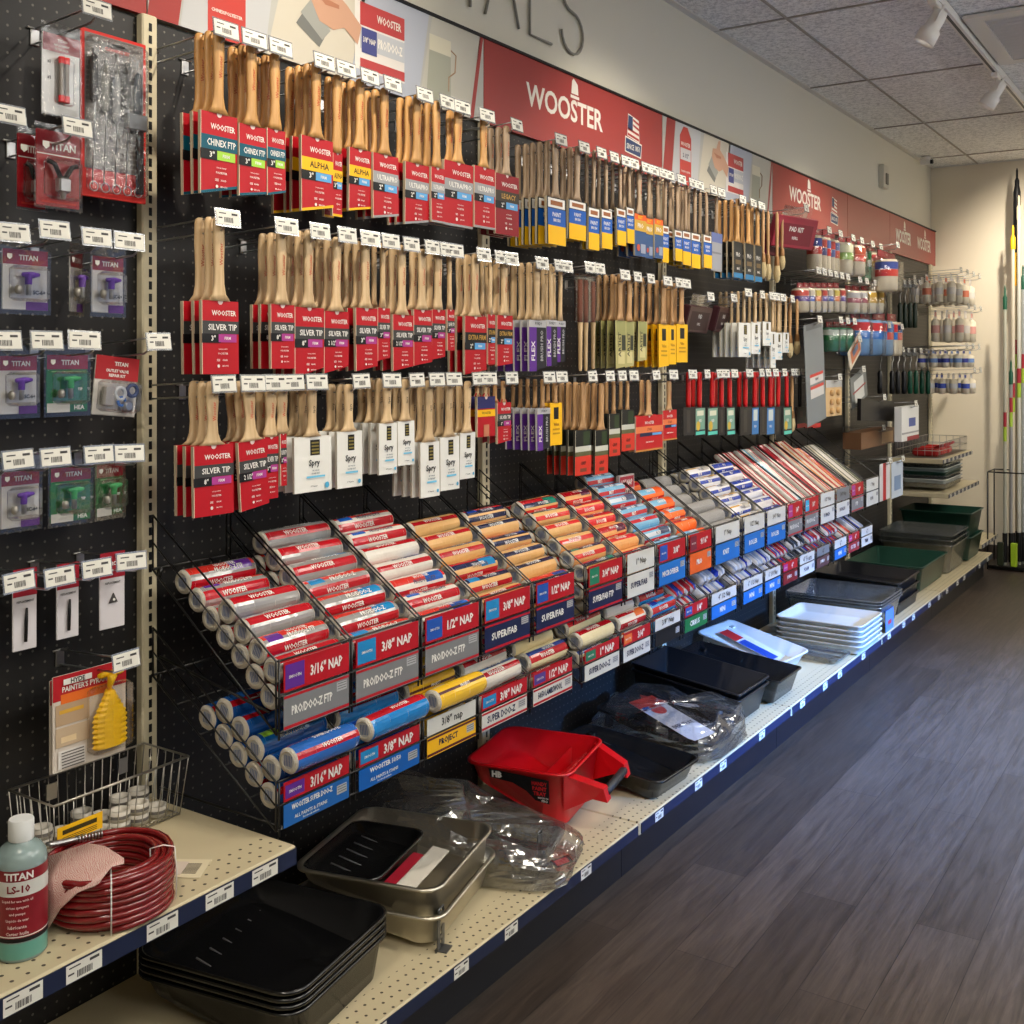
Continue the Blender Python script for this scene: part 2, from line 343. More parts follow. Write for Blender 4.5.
for i, (x, y) in enumerate(TROFFERS):
    t = thing('ceiling_troffer', 'flat lit ceiling light panel, %s over the aisle' % ORD[i], 'ceiling light', (x, y, H), group='ceiling light panels')
    b = MB()
    for (a, c, d, e) in ((-.3, .3, -.6, -.58), (-.3, .3, .58, .6), (-.3, -.28, -.6, .6), (.28, .3, -.6, .6)): b.box(a, c, d, e, -.03, 0, GRID)
    b.obj('frame', t)
    em = bpy.data.materials.new('panel_glow'); nt, N, L = nodes(em); N['Principled BSDF'].inputs['Emission Color'].default_value = (1, .95, .86, 1); N['Principled BSDF'].inputs['Emission Strength'].default_value = 2.5
    b = MB(); b.box(-.28, .28, -.58, .58, -.015, -.01, em); b.obj('diffuser', t)
# ================================================================ gondola run
def peg_mat():
    m = bpy.data.materials.new('black_pegboard'); nt, N, L = nodes(m); b = N['Principled BSDF']
    tc = N.new('ShaderNodeTexCoord'); sx = N.new('ShaderNodeSeparateXYZ'); L(tc.outputs['Object'], sx.inputs[0])
    def mth(op, a, bb=None):
        n = N.new('ShaderNodeMath'); n.operation = op
        for i, q in enumerate((a, bb)):
            if q is None: continue
            if isinstance(q, (int, float)): n.inputs[i].default_value = q
            else: L(q, n.inputs[i])
        return n.outputs[0]
    def cell(o): return mth('SUBTRACT', mth('FRACT', mth('DIVIDE', o, .0254)), .5)
    cy, cz = cell(sx.outputs[1]), cell(sx.outputs[2])
    d = mth('SQRT', mth('ADD', mth('MULTIPLY', cy, cy), mth('MULTIPLY', cz, cz)))
    hole = mth('LESS_THAN', d, .10)
    mx = N.new('ShaderNodeMix'); mx.data_type = 'RGBA'; mx.inputs[6].default_value = (*lin((22, 21, 21)), 1); mx.inputs[7].default_value = (*lin((96, 92, 84)), 1)
    L(hole, mx.inputs[0]); L(mx.outputs[2], b.inputs['Base Color']); b.inputs['Roughness'].default_value = .5
    return m
PEG = peg_mat(); UPR = mat((206, 196, 166), .5)
SEC = [-2.18, -.96, .26, 1.483, 2.70, 3.92, 5.14, 6.36, 7.28, 8.40]
for i in range(len(SEC)-1):
    b = MB(); b.box(-.012, 0, SEC[i]+.001, SEC[i+1]-.001, .1, 2.135, PEG)
    tag(b.obj('pegboard_panel'), 'black pegboard back panel, %s section %s' % (('nearest left' if i == 2 else ORD[i-2] if i > 2 else ORD[i]+' behind the viewpoint'), 'of the run'), 'pegboard', 'black pegboard panels')
for i, y in enumerate(SEC):
    b = MB(); b.box(.0005, .022, -.019, .019, .1, 2.14, UPR, b=.003)
    for s in (-.0085, .0085) if False else (0,):
        z = .2
        while z < 2.12: b.decal(s-.004, s+.004, z, z+.017, .0227, cm(BLK)); z += .0254
    tag(b.obj('slotted_upright', None, (0, y, 0)), 'cream slotted steel upright, %s from the near end of the run' % ORD[i], 'upright', 'slotted uprights')
# base decks
DECKM = bpy.data.materials.new('cream_deck'); nt, N, L = nodes(DECKM)
def deckmat(m, rows):
    nt, N, L = nodes(m); b = N['Principled BSDF']; tc = N.new('ShaderNodeTexCoord'); sx = N.new('ShaderNodeSeparateXYZ'); L(tc.outputs['Object'], sx.inputs[0])
    def mth(op, a, bb=None):
        n = N.new('ShaderNodeMath'); n.operation = op
        for i, q in enumerate((a, bb)):
            if q is None: continue
            if isinstance(q, (int, float)): n.inputs[i].default_value = q
            else: L(q, n.inputs[i])
        return n.outputs[0]
    def cell(o, p): return mth('MULTIPLY', mth('SUBTRACT', mth('FRACT', mth('DIVIDE', o, p)), .5), p)
    cx, cy = cell(sx.outputs[0], .0254), cell(sx.outputs[1], .0254)
    d = mth('SQRT', mth('ADD', mth('MULTIPLY', cx, cx), mth('MULTIPLY', cy, cy)))
    hole = mth('MULTIPLY', mth('LESS_THAN', d, .0032), mth('GREATER_THAN', sx.outputs[0], rows))
    mx = N.new('ShaderNodeMix'); mx.data_type = 'RGBA'; mx.inputs[6].default_value = (*lin((194, 181, 148)), 1); mx.inputs[7].default_value = (*lin((60, 50, 36)), 1)
    L(hole, mx.inputs[0]); L(mx.outputs[2], b.inputs['Base Color']); b.inputs['Roughness'].default_value = .5
deckmat(DECKM, .445); SHELFM = bpy.data.materials.new('cream_shelf'); deckmat(SHELFM, .352)
NAVYM = mat((18, 30, 60), .4); CARD = mat((222, 220, 210), .5); INK = mat((60, 58, 58), .6)
def price_card(b, y, z, x, w, h, M=None):
    b.decal(y-w/2, y+w/2, z-h/2, z+h/2, x, CARD, M)
    b.decal(y-w*.42, y-w*.1, z+h*.26, z+h*.34, x+.0003, INK, M); b.decal(y+w*.15, y+w*.42, z+h*.2, z+h*.36, x+.0003, INK, M)
    rr = random.Random(int(y*9999)); k = -.2
    while k < .22:
        q = rr.uniform(.012, .035); b.decal(y+w*k, y+w*(k+q), z-h*.36, z+h*.02, x+.0003, INK, M); k += q+rr.uniform(.01, .03)
    b.decal(y-w*.45, y-w*.28, z-h*.1, z, x+.0003, INK, M)
KICK = mat((11, 14, 22), .3)
for i in range(1, len(SEC)-1):
    y0, y1 = SEC[i], SEC[i+1]
    if i == len(SEC)-2: y1 = 7.85
    t = thing('base_shelf', 'cream perforated base shelf with navy price strip, %s' % ('left of the near upright' if i == 2 else ORD[i-2]+' section beyond the near upright' if i > 2 else 'out of frame behind'), 'base shelf', (0, 0, 0), group='cream base shelves')
    b = MB(); b.box(.003, .53, y0+.002, y1-.002, .125, .162, DECKM, b=.003); b.obj('deck', t)
    b = MB(); b.box(.445, .475, y0+.001, y1-.001, 0, .124, KICK); b.obj('kick_plate', t)
    b = MB(); b.box(.5302, .5325, y0+.01, y1-.01, .13, .158, NAVYM)
    yy = y0+.12
    j = 0
    while yy < y1-.08:
        price_card(b, yy, .144, .5330, .052, .026); yy += [.27, .19, .34, .22][j % 4]; j += 1
    b.obj('price_strip', t)
# header signs above the boards
SGR = mat((158, 56, 52), .34, spec=.4); SGW = mat((228, 224, 214), .5); SGG = mat((176, 176, 170), .34); SKIN = mat((190, 148, 122), .55)
def glyph(b, y, z, x, s):  # brush-shaped accent over the word
    b.add([(x, y-.28*s, z), (x, y+.28*s, z), (x, y+.22*s, z+.42*s), (x, y-.1*s, z+.62*s), (x, y-.22*s, z+.5*s)], [(0, 1, 2, 3, 4)], SGW)
    b.decal(y-.34*s, y+.34*s, z-.18*s, z-.06*s, x, SGW)
SZ0, SZ1 = 2.14, 2.392
def flag_badge(b, y, z, s, x):
    nv = mat((44, 62, 104), .5); rd = mat((176, 54, 52), .5)
    b.add([(x, y-.5*s, z-.55*s), (x, y+.5*s, z-.62*s), (x, y+.56*s, z-.2*s), (x, y-.48*s, z-.1*s)], [(0, 1, 2, 3)], SGW)
    b.add([(x+.0004, y-.46*s, z-.52*s), (x+.0004, y+.46*s, z-.58*s), (x+.0004, y+.52*s, z-.24*s), (x+.0004, y-.45*s, z-.14*s)], [(0, 1, 2, 3)], nv)
    b.text('SINCE 1851', y, z-.37*s, x+.0008, .16*s, SGW, bold=.02, wmax=.8*s)
    b.add([(x, y-.36*s, z-.08*s), (x, y+.4*s, z-.18*s), (x, y+.36*s, z+.46*s), (x, y-.3*s, z+.56*s)], [(0, 1, 2, 3)], SGW)
    b.add([(x+.0004, y-.33*s, z+.12*s), (x+.0004, y-.02*s, z+.08*s), (x+.0004, y-.02*s, z+.5*s), (x+.0004, y-.29*s, z+.52*s)], [(0, 1, 2, 3)], nv)
    for k in range(4):
        b.add([(x+.0004, y+(.0 if k > 1 else -.33)*s, z+(-.06+.15*k)*s), (x+.0004, y+.37*s, z+(-.14+.15*k)*s), (x+.0004, y+.36*s, z+(-.07+.15*k)*s), (x+.0004, y+(.0 if k > 1 else -.33)*s, z+(.01+.15*k)*s)], [(0, 1, 2, 3)], rd)
def sign(i, y0, y1, kind, lab):
    t = thing('header_sign', lab, 'sign', (0, 0, 0), group='header signs over the pegboards')
    b = MB(); b.box(0.0, .012, y0+.002, y1-.002, SZ0, SZ1, SGR if kind != 'photo' else SGG)
    x = .0125; h = SZ1-SZ0; L_ = y1-y0; zc = (SZ0+SZ1)/2
    if kind == 'word':
        yc = y0+.485; b.text('WOOSTER', yc, zc+.01, x, .076, SGW, bold=.022, wmax=.52, res=3); glyph(b, yc+.055, zc+.068, x, .085)
        flag_badge(b, y0+L_*.795, zc+.005, .13, x)
    if kind == 'two':
        for yc in (y0+L_*.27, y0+L_*.72): b.text('WOOSTER', yc, zc, x, .085, SGW, bold=.035, wmax=.4, res=2); glyph(b, yc+.03, zc+.062, x, .08)
    if kind == 'photo':
        # four slanted pictures: brush, hand with brush, roller sleeve, roller
        def par(a, c, d, m, z0=SZ0, z1=SZ1, xx=x): b.add([(xx, y0+a, z0), (xx, y0+c, z0), (xx, y0+c+d, z1), (xx, y0+a+d, z1)], [(0, 1, 2, 3)], m)
        par(.0, .08, .04, SGR); par(.085, .33, .04, mat((184, 186, 188), .4)); par(.335, .62, .07, mat((196, 190, 174), .4)); par(.625, .9, .05, mat((172, 178, 190), .4)); par(.905, 1.14, .06, mat((186, 184, 172), .4)); par(1.145, L_-.004-.05, .05, SGR)
        xx = x+.0005
        b.add([(xx, y0+.16, SZ0), (xx, y0+.27, SZ0), (xx, y0+.27, SZ1-.05), (xx, y0+.235, SZ1-.01), (xx, y0+.195, SZ1-.01), (xx, y0+.16, SZ1-.05)], [(0, 1, 2, 3, 4, 5)], mat((186, 56, 46), .4))
        b.text('WOOSTER', y0+.215, zc+.045, xx+.0005, .017, SGW, wmax=.09); b.decal(y0+.165, y0+.265, zc-.02, zc+.028, xx+.0003, mat((190, 190, 192), .4)); b.text('2 1/2"', y0+.215, zc+.0, xx+.0008, .018, cm(NAVY), wmax=.06)
        b.text('CHINEX/POLYESTER', y0+.215, SZ0+.06, xx+.0005, .008, SGW, wmax=.09)
        # hand holding a brush (flat picture)
        hz = zc+.03; hy = y0+.53; hx = xx
        for pl, m in (([(-.10, -.06), (-.02, -.10), (.0, -.07), (-.07, -.02)], mat((110, 112, 108), .5)), ([(-.085, -.03), (-.01, -.08), (.02, -.05), (-.05, .01)], mat((150, 152, 146), .5)),
                      ([(-.05, .01), (-.02, -.035), (.03, -.045), (.07, -.03), (.12, -.06), (.135, -.01), (.08, .03), (.04, .05), (.045, .09), (.02, .085), (.0, .05), (-.04, .045)], SKIN),
                      ([(-.03, .03), (.0, .01), (.05, .012), (.05, .022), (.0, .026)], mat((168, 112, 84), .5))):
            hx = hx+.0004; b.add([(hx, hy+p, hz+q) for p, q in pl], [tuple(range(len(pl)))], m)
        # packaged sleeve
        sy, sw = y0+.74, .2
        for oo, (a, c, m) in enumerate(((-.09, .085, mat((218, 214, 208), .5)), (.025, .085, mat((176, 56, 56), .4)), (-.035, .02, mat((180, 184, 190), .4)), (-.085, -.06, mat((176, 56, 56), .4)))):
            b.decal(sy-sw/2+(0 if a < -.085 and c > .05 else .02), sy+sw/2, zc+a, zc+c, xx+.0003+.0002*oo, m)
        b.decal(sy-.075, sy-.015, zc-.045, zc+.02, xx+.0014, mat((62, 68, 128), .5)); b.text('WOOSTER', sy+.035, zc+.055, xx+.0016, .022, SGW, wmax=.1); b.text('PRO/DOO-Z', sy+.04, zc-.008, xx+.0016, .026, SGW, wmax=.1, bold=.03); b.text('3/8" NAP', sy-.045, zc-.01, xx+.0019, .015, SGW, wmax=.05)
        ry = y0+1.0; pale = mat((206, 202, 180), .5); grn = mat((160, 162, 146), .5)
        b.add([(xx+.0003, ry-.065, SZ0+.01), (xx+.0003, ry+.05, SZ0+.01), (xx+.0003, ry+.05, zc+.03), (xx+.0003, ry-.05, zc+.03)], [(0, 1, 2, 3)], grn)
        b.add([(xx+.0006, ry-.05, zc+.03), (xx+.0006, ry+.05, zc+.03), (xx+.0006, ry+.05, zc+.075), (xx+.0006, ry-.05, zc+.075)], [(0, 1, 2, 3)], pale)
        b.tube([(xx, ry+.05, zc+.05), (xx, ry+.075, zc+.04), (xx, ry+.07, zc-.01), (xx, ry+.04, zc-.03), (xx, ry+.04, zc-.07)], .0025, mat((150, 120, 90), .5), n=4)
    b.obj('panel', t)
    b = MB(); b.box(-.004, .018, y0, y1, SZ1, SZ1+.008, cm(BLK)); b.obj('top_rail', t)
names = {2: ('word', 'red header sign partly out of frame over the left pegboard'), 3: ('photo', 'header sign with large painting pictures above the nearest brushes'), 4: ('word', 'largest red header sign with white WOOSTER word and flag badge'),
         5: ('photo', 'header sign with painting pictures farther down the run'), 6: ('word', 'farther red header sign with white word and badge'), 7: ('plain', 'plain red header sign without words'), 8: ('two', 'last red header sign carrying the white word twice')}
for i in range(2, 9):
    kd, lb = names[i]; lb = lb.replace('WOOSTER ', '')
    sign(i, SEC[i], SEC[i+1] if i < 8 else 8.56, kd, lb)
# ================================================================ hooks with price tags
def hook_meshes(L, drop):
    b = MB(); r = .0021
    b.box(.0005, .004, -.009, .009, -.026, .008, CHROME, b=.001)
    b.tube([(.003, 0, -.022), (L-.02, 0, -.012), (L-.008, 0, -.006), (L-.004, 0, .004)], r, CHROME, n=6)
    b.tube([(.003, 0, .006), (L*.55, 0, .012), (L-.002, 0, .018)], r*.9, CHROME, n=6)
    b.tube([(.004, -.016, .006), (.004, .016, .006)], r, CHROME, n=5)
    w = b.mesh('wire')
    b = MB(); M = T(L, 0, .012) @ RY(-.12)
    b.box(-.001, .0006, -.033, .033, -.018, .018, HOLDER, M); h = b.mesh('tag_holder')
    b = MB(); b.box(.0008, .0013, -.0305, .0305, -.0148, .0148, CARD, M); price_card(b, 0, 0, .0016, .057, .027, M); c = b.mesh('price_card')
    return w, h, c
_HM = {}; HOOKN = {}
def hook(Y, Z, L, label, grp, tilt=0, dz=0, sc=1):
    k = (round(L, 2), int(Y*13) % 4)
    if k not in _HM: _HM[k] = hook_meshes(round(L, 2), 0)
    me = _HM[k]
    t = thing('peg_hook', label, 'peg hook', (0.0, Y, Z), group=grp)
    link('wire', me[0], t); h = link('tag_holder', me[1], t)
    link('price_card', me[2], h)
    if tilt: h.rotation_euler = (tilt*.25, 0, tilt)
    if sc != 1: h.scale = (1, sc, sc)
    return t
# ================================================================ brushes
def sleeve_mesh(st, w, h, slant, rnd):
    S = STY[st]; b = MB(); base = cm(S['base']); th = S.get('th', .008); side = cm(S.get('side', CREAM), .6); sidec = cm(tuple(int(c*.75) for c in S['base']))
    x = th/2
    # wedge-shaped card sleeve, open face outline with slanted foot
    y0, y1 = -w/2, w/2
    vs = [(x*.9, y0, 0), (x*.9, y1, 0), (x, y1, -h+slant), (x, y0, -h), (-x*.9, y0, 0), (-x*.9, y1, 0), (-x*.35, y1, -h+slant), (-x*.35, y0, -h)]
    b.add(vs, [(0, 3, 2, 1), (4, 5, 6, 7)], base); b.add(vs, [(0, 1, 5, 4), (1, 2, 6, 5)], base); b.add(vs, [(2, 3, 7, 6)], side); b.add(vs, [(0, 4, 7, 3)], side if S.get('side') else cm((190, 176, 150), .6))
    ff = lambda f, e: x*.9+(x*.1)*f+e
    if S.get('tab', 1):
        r = min(w*.16, .011); b.prism([(r*1.25*math.cos(a), r*math.sin(a)) for a in [PI*k/8 for k in range(9)]]+[(-r*1.3, -.004), (r*1.3, -.004)], x*.55, x*.92, base)
        b.add([(x*.95+.0004, r*.6*math.cos(a), -.001+r*.62*math.sin(a)) for a in [2*PI*k/12 for k in range(12)]], [tuple(range(12))], cm((222, 200, 196)))
    e = .0004
    for op in S['ops']:
        if op[0] == 'b':
            _, f0, f1, u0, u1, c = op
            b.add([(ff(f1, e), y0+w*u0, -h*f1), (ff(f1, e), y0+w*u1, -h*f1), (ff(f0, e), y0+w*u1, -h*f0), (ff(f0, e), y0+w*u0, -h*f0)], [(0, 1, 2, 3)], cm(c))
        elif op[0] == 't':
            _, s, u, f, hf, c, wf = op[:7]; rot = op[7] if len(op) > 7 else 0
            b.text(s, y0+w*u, -h*f, ff(f, e), h*hf, cm(c), bold=.02, wmax=(w*wf if not rot else h*wf), res=1, rot=rot)
        elif op[0] == 'o':
            _, u, f, r, c = op
            b.add([(ff(f, e), y0+w*(u+r*math.cos(a)), -h*f+w*r*math.sin(a)) for a in [2*PI*k/10 for k in range(10)]], [tuple(range(10))], cm(c))
        e += .00025
    if S.get('foot'):
        fh = h*S.get('fh', .035); b.add([(x+.0006, y0, -h), (x+.0006, y1, -h+slant), (x+.0006, y1, -h+slant+fh), (x+.0006, y0, -h+fh)], [(0, 1, 2, 3)], cm(S['foot']))
    if S.get('edge'):
        b.add([(x+.0007, y0, -h), (x+.0007, y0+.0016, -h), (x*.9+.0007, y0+.0016, 0), (x*.9+.0007, y0, 0)], [(0, 1, 2, 3)], cm(CREAM))
    # bristle tips / keeper lip below the sleeve
    return b.mesh('sleeve')
def red_style(band, bandtxt, txtc, size, sizec, base=RED, foot=None, mid='POLYESTER'):
    ops = [('t', 'WOOSTER', .6, .165, .075, WHT, .66), ('b', .275, .45, 0, 1, band), ('t', bandtxt, .56, .36, .085, txtc, .78), ('b', .45, .575, 0, .5, BLK), ('b', .455, .565, .44, .93, sizec), ('t', size, .3, .51, .075, WHT, .3), ('t', 'FIRM', .68, .51, .04, WHT, .3),
           ('t', 'FOR ALL PAINTS', .55, .66, .016, WHT, .5), ('t', mid, .55, .72, .026, WHT, .62), ('t', 'SEE', .42, .81, .03, WHT, .14), ('t', 'SEALED', .6, .81, .02, WHT, .22), ('o', .42, .89, .035, WHT), ('t', 'SMOOTH', .6, .89, .02, WHT, .22)]
    return dict(base=base, ops=ops, foot=foot, edge=1)
GS = (62, 62, 62)
STY = {
 'teal': red_style(TEAL, 'CHINEX FTP', WHT, '3"', LIME, foot=TEAL), 'alpha': red_style(YEL, 'ALPHA', BLK, '3"', SKY, foot=YEL), 'ultra': red_style(SIL, 'ULTRA/PRO', WHT, '2"', SKY, foot=SIL),
 'silver': red_style(GS, 'SILVER TIP', WHT, '3"', MAG), 'silver8': red_style(GS, 'SILVER TIP', WHT, '8"', MAG), 'silver2': red_style(GS, 'SILVER TIP', WHT, '2 1/2"', MAG), 'gold': red_style(BLK, 'EXTRA FIRM', GOLD, '2"', SKY),
 'maroon': red_style((58, 50, 40), 'LEGACY', GOLD, '2"', SKY, base=DRED),
 'royal': dict(base=BLK, edge=1, tab=0, ops=[('b', .02, .22, .08, .92, WHT), ('b', .07, .17, .2, .8, (150, 90, 50)), ('b', .24, .6, .06, .94, BLUE), ('t', 'PAINT', .5, .36, .09, WHT, .7), ('t', 'BRUSH', .5, .48, .07, WHT, .7), ('b', .6, 1, .06, .94, YEL)]),
 'orblue': dict(base=(52, 84, 130), edge=1, tab=0, ops=[('b', 0, .14, 0, 1, ORG), ('t', 'BEST', .5, .07, .08, YEL, .8), ('b', .14, .4, 0, 1, (200, 160, 60)), ('t', 'PRO', .5, .27, .12, WHT, .7), ('b', .7, .92, .5, .9, (150, 160, 180)), ('o', .3, .8, .14, (190, 80, 60))]),
 'steel': dict(base=(150, 152, 158), edge=0, tab=0, ops=[('b', 0, .25, 0, 1, (96, 110, 160)), ('b', .5, .55, .1, .9, (120, 122, 128))]),
 'black': dict(base=(24, 27, 30), edge=1, tab=0, ops=[('t', 'PRO', .5, .35, .12, WHT, .8), ('b', .5, .62, .2, .8, (110, 90, 60)), ('b', .86, 1, 0, 1, (40, 120, 170)), ('t', 'MAX', .5, .74, .07, WHT, .7)]),
 'spry': dict(base=(226, 226, 220), side=(196, 190, 176), tab=0, ops=[('b', .06, .34, .42, .68, BLK)]+[('b', .1+.06*k, .13+.06*k, .45, .65, (128, 116, 60)) for k in range(4)]+[('t', 'Spry', .52, .49, .15, (30, 36, 42), .5), ('t', 'GET THE JOB', .55, .62, .03, (60, 90, 110), .4), ('t', 'DONE FAST', .55, .67, .03, (60, 90, 110), .4), ('b', .71, .745, .3, .8, (110, 190, 225)), ('t', '3" Polyester', .5, .9, .035, (60, 66, 70), .5), ('o', .85, .9, .06, (80, 170, 210))]),
 'purple': dict(base=(30, 30, 40), side=(200, 200, 206), tab=0, edge=1, ops=[('b', 0, .14, 0, 1, (176, 176, 178)), ('t', 'PURDY', .55, .07, .06, (50, 50, 56), .8), ('b', .14, 1, 0, .42, PUR), ('t', 'FLEX', .22, .6, .13, WHT, .5, PI/2), ('t', 'BRUSH PRO', .72, .5, .1, (176, 176, 178), .6, PI/2)]),
 'cream': dict(base=(176, 168, 112), side=(70, 66, 50), tab=0, ops=[('b', 0, .3, .1, .9, (150, 150, 96)), ('b', .3, .62, .55, .9, (50, 56, 44)), ('b', .65, .9, .2, .8, (206, 196, 140)), ('t', 'ARTIST', .35, .5, .12, (50, 50, 40), .6, PI/2)]),
 'yellow': dict(base=YEL, side=(206, 150, 20), tab=0, ops=[('b', .1, .38, .3, .7, BLK), ('t', 'Value', .5, .5, .08, (150, 96, 20), .7), ('b', .6, .64, .2, .8, (190, 140, 20)), ('b', .7, .74, .2, .8, (190, 140, 20))]),
 'green': dict(base=(26, 28, 26), side=(60, 60, 54), tab=0, edge=1, ops=[('b', .04, .34, .5, .9, (46, 62, 36)), ('b', .36, .48, 0, 1, (196, 196, 182)), ('b', .48, .58, 0, 1, (92, 92, 60)), ('b', .58, 1, 0, 1, (206, 52, 36)), ('t', 'GRIP', .5, .74, .08, BLK, .6), ('b', .85, .93, .3, .7, (120, 60, 40))]),
 'stain': dict(base=(188, 22, 30), edge=1, ops=[('t', 'WOOSTER', .5, .2, .09, WHT, .4), ('b', .3, .48, 0, 1, (222, 120, 70)), ('t', 'STAIN', .5, .39, .08, (140, 50, 30), .5), ('b', .48, .58, .15, .6, NAVY), ('b', .5, .57, .6, .95, SKY), ('t', 'CLEAN STAIN BRUSH', .5, .75, .04, WHT, .6), ('b', .95, 1, 0, 1, (190, 130, 60))]),
 'combo': dict(base=RED, edge=1, ops=[('b', 0, .3, 0, 1, (44, 44, 100)), ('b', .33, .5, 0, 1, YEL), ('t', 'WOOSTER', .5, .41, .06, BLK, .8), ('b', .7, 1, .35, .65, (190, 120, 90))]),
 'tool': dict(base=(28, 30, 32), side=(60, 60, 60), tab=0, th=.01, ops=[('b', .04, .8, .08, .92, (120, 160, 140)), ('b', .12, .3, .2, .8, (214, 214, 190)), ('t', 'RED', .5, .48, .1, WHT, .6), ('o', .3, .66, .18, (206, 170, 60)), ('b', .86, .98, .08, .92, (90, 200, 180))]),
 'toolblue': dict(base=(28, 30, 32), side=(60, 60, 60), tab=0, th=.01, ops=[('b', .04, .98, .08, .92, (60, 120, 180)), ('b', .1, .5, .25, .75, (200, 206, 196)), ('t', 'PRO', .5, .7, .1, WHT, .6)]),
 'tooldark': dict(base=(34, 32, 32), side=(60, 60, 60), tab=0, th=.006, ops=[('b', .1, .9, .3, .6, (58, 54, 50))]),
 'darkred': dict(base=(24, 20, 20), side=(40, 30, 30), tab=0, th=.012, ops=[('b', .8, 1, 0, 1, (190, 24, 24)), ('b', .2, .5, .3, .7, (60, 30, 30))]),
}
DESC = {'teal': 'teal-banded red-sleeved', 'alpha': 'yellow-banded red-sleeved', 'ultra': 'silver-banded red-sleeved', 'silver': 'black-banded red-sleeved', 'silver8': 'black-banded red-sleeved', 'silver2': 'black-banded red-sleeved', 'gold': 'gold-lettered red-sleeved',
        'maroon': 'maroon-sleeved', 'royal': 'blue and yellow sleeved', 'orblue': 'blue-sleeved orange-topped', 'steel': 'grey-sleeved', 'black': 'black-sleeved', 'spry': 'white-sleeved', 'purple': 'purple and black sleeved', 'cream': 'olive-cream sleeved',
        'yellow': 'yellow-sleeved', 'green': 'black and orange-red sleeved', 'stain': 'wide red-sleeved', 'combo': 'blue, yellow and red sleeved', 'tool': 'red-handled green-carded', 'toolblue': 'red-handled blue-carded', 'tooldark': 'red-handled dark-bladed', 'darkred': 'black-handled red-edged'}
def handle_mesh(kind, L, w, m, mark):
    b = MB(); fl = min(w*.38, .03)
    P = {'sash': [(0, .006), (.02, .0105), (.07, .0135), (.3, .0145), (.6, .012), (.8, .013), (.92, .018), (1, fl)],
         'thin': [(0, .004), (.02, .0065), (.08, .0078), (.3, .008), (.6, .0065), (.85, .0075), (1, min(fl, .014))],
         'flat': [(0, .008), (.03, .0135), (.12, .0165), (.35, .0165), (.62, .0125), (.82, .015), (.94, .022), (1, fl*1.15)],
         'grip': [(0, .008), (.03, .012), (.2, .0135), (.45, .0125), (.7, .014), (.9, .0125), (1, .010)]}[kind]
    T_ = {'sash': .0075, 'thin': .006, 'flat': .0065, 'grip': .009}[kind]
    rings = []
    for f, hw in P:
        t = T_*(.55 if f == 0 else 1); rings.append([(t*math.sin(a), hw*math.cos(a), .012-L*f) for a in [2*PI*k/10 for k in range(10)]])
    rings.reverse(); b.loft(rings, m)
    b.lathe([(.0034, -T_*.93), (.0034, T_*.93)], cm((40, 26, 16)), n=8, M=T(0, 0, -.002) @ RY(PI/2))
    if mark: b.text(mark[0], 0, -L*.38, T_*1.02, .0085, cm(mark[1]), rot=PI/2, wmax=L*.3, bold=.01)
    return b.mesh('handle')
def px_size(x0, x1, yt, yb, yh, X):
    xc = (x0+x1)/2; Y0 = onX(x0, yt, X)[0]; Y1 = onX(x1, yt, X)[0]; Yc, zt = onX(xc, yt, X); _, zb = onX(xc, yb, X); _, zh = onX(xc, yh, X)
    return Yc, Y1-Y0, zt, zb, zh
ROWN = {1: 'top row', 2: 'second row', 3: 'third row'}; ROWH = {1: 2.087, 2: 1.715, 3: 1.387}
XF = .205
_END = {}
def facing(row, idx, x0, x1, yt, yb, yh, n, st, hk='sash', slant=.0, hm=None, X=XF, hookit=True, cat='paintbrush', noun='paintbrush', hL=.235, tilt=0):
    Y, wd, zt, zb, zh = px_size(x0, x1, yt, yb, yh, X)
    lim = _END.get(row, -9); a0, a1 = Y-wd/2, Y+wd/2
    if a0 < lim+.0012: a0 = lim+.0012
    if a1 < a0+.012: a1 = a0+.012
    _END[row] = a1; Y, wd = (a0+a1)/2, a1-a0
    hm = hm or {1: W_HON, 2: W_PALE, 3: W_PALE}[row]
    mark = {'sash': ('Wooster', (180, 70, 40)), 'flat': ('Wooster', (200, 60, 40)), 'thin': None, 'grip': None}[hk]
    if st == 'spry': mark = ('Spry', BLK)
    if st in ('royal', 'black', 'purple', 'green', 'yellow', 'cream'): mark = None
    L = zh-zt+.012; hme = handle_mesh(hk, L, wd, hm, mark); sme = sleeve_mesh(st, wd, zt-zb, slant, R)
    where = '%s stack from left, %s' % (ORD[idx], ROWN[row])
    sp = min(.026, .17/max(n, 1))
    for k in range(n):
        ps = 'front' if k == 0 else ('rear' if k == n-1 else ORD[k]+' from front')
        lab = '%s %s, %s, %s' % (DESC[st], noun, ps, where)
        if n == 1: lab = '%s %s, alone, %s' % (DESC[st], noun, where)
        t = thing(noun.replace(' ', '_'), lab, cat, (X-k*sp, Y+R.uniform(-.002, .002)*(k > 0), zh-.012), group='%s hanging in the %s' % ({'paintbrush': 'paintbrushes'}.get(noun, noun+'s'), ROWN[row]),
                  rot=(tilt+R.uniform(-.012, .012)*(k > 0), R.uniform(-.01, .02), R.uniform(-.03, .03)*(k > 0)))
        link('handle', hme, t); link('sleeve', sme, t, (0, 0, -L+.012))
    if hookit:
        hook(Y, ROWH[row]-.02, hL, 'chrome peg hook with white price tag above the %s stack in the %s' % (ORD[idx], ROWN[row]), 'peg hooks with price tags in the %s' % ROWN[row], tilt=R.uniform(-.08, .08))
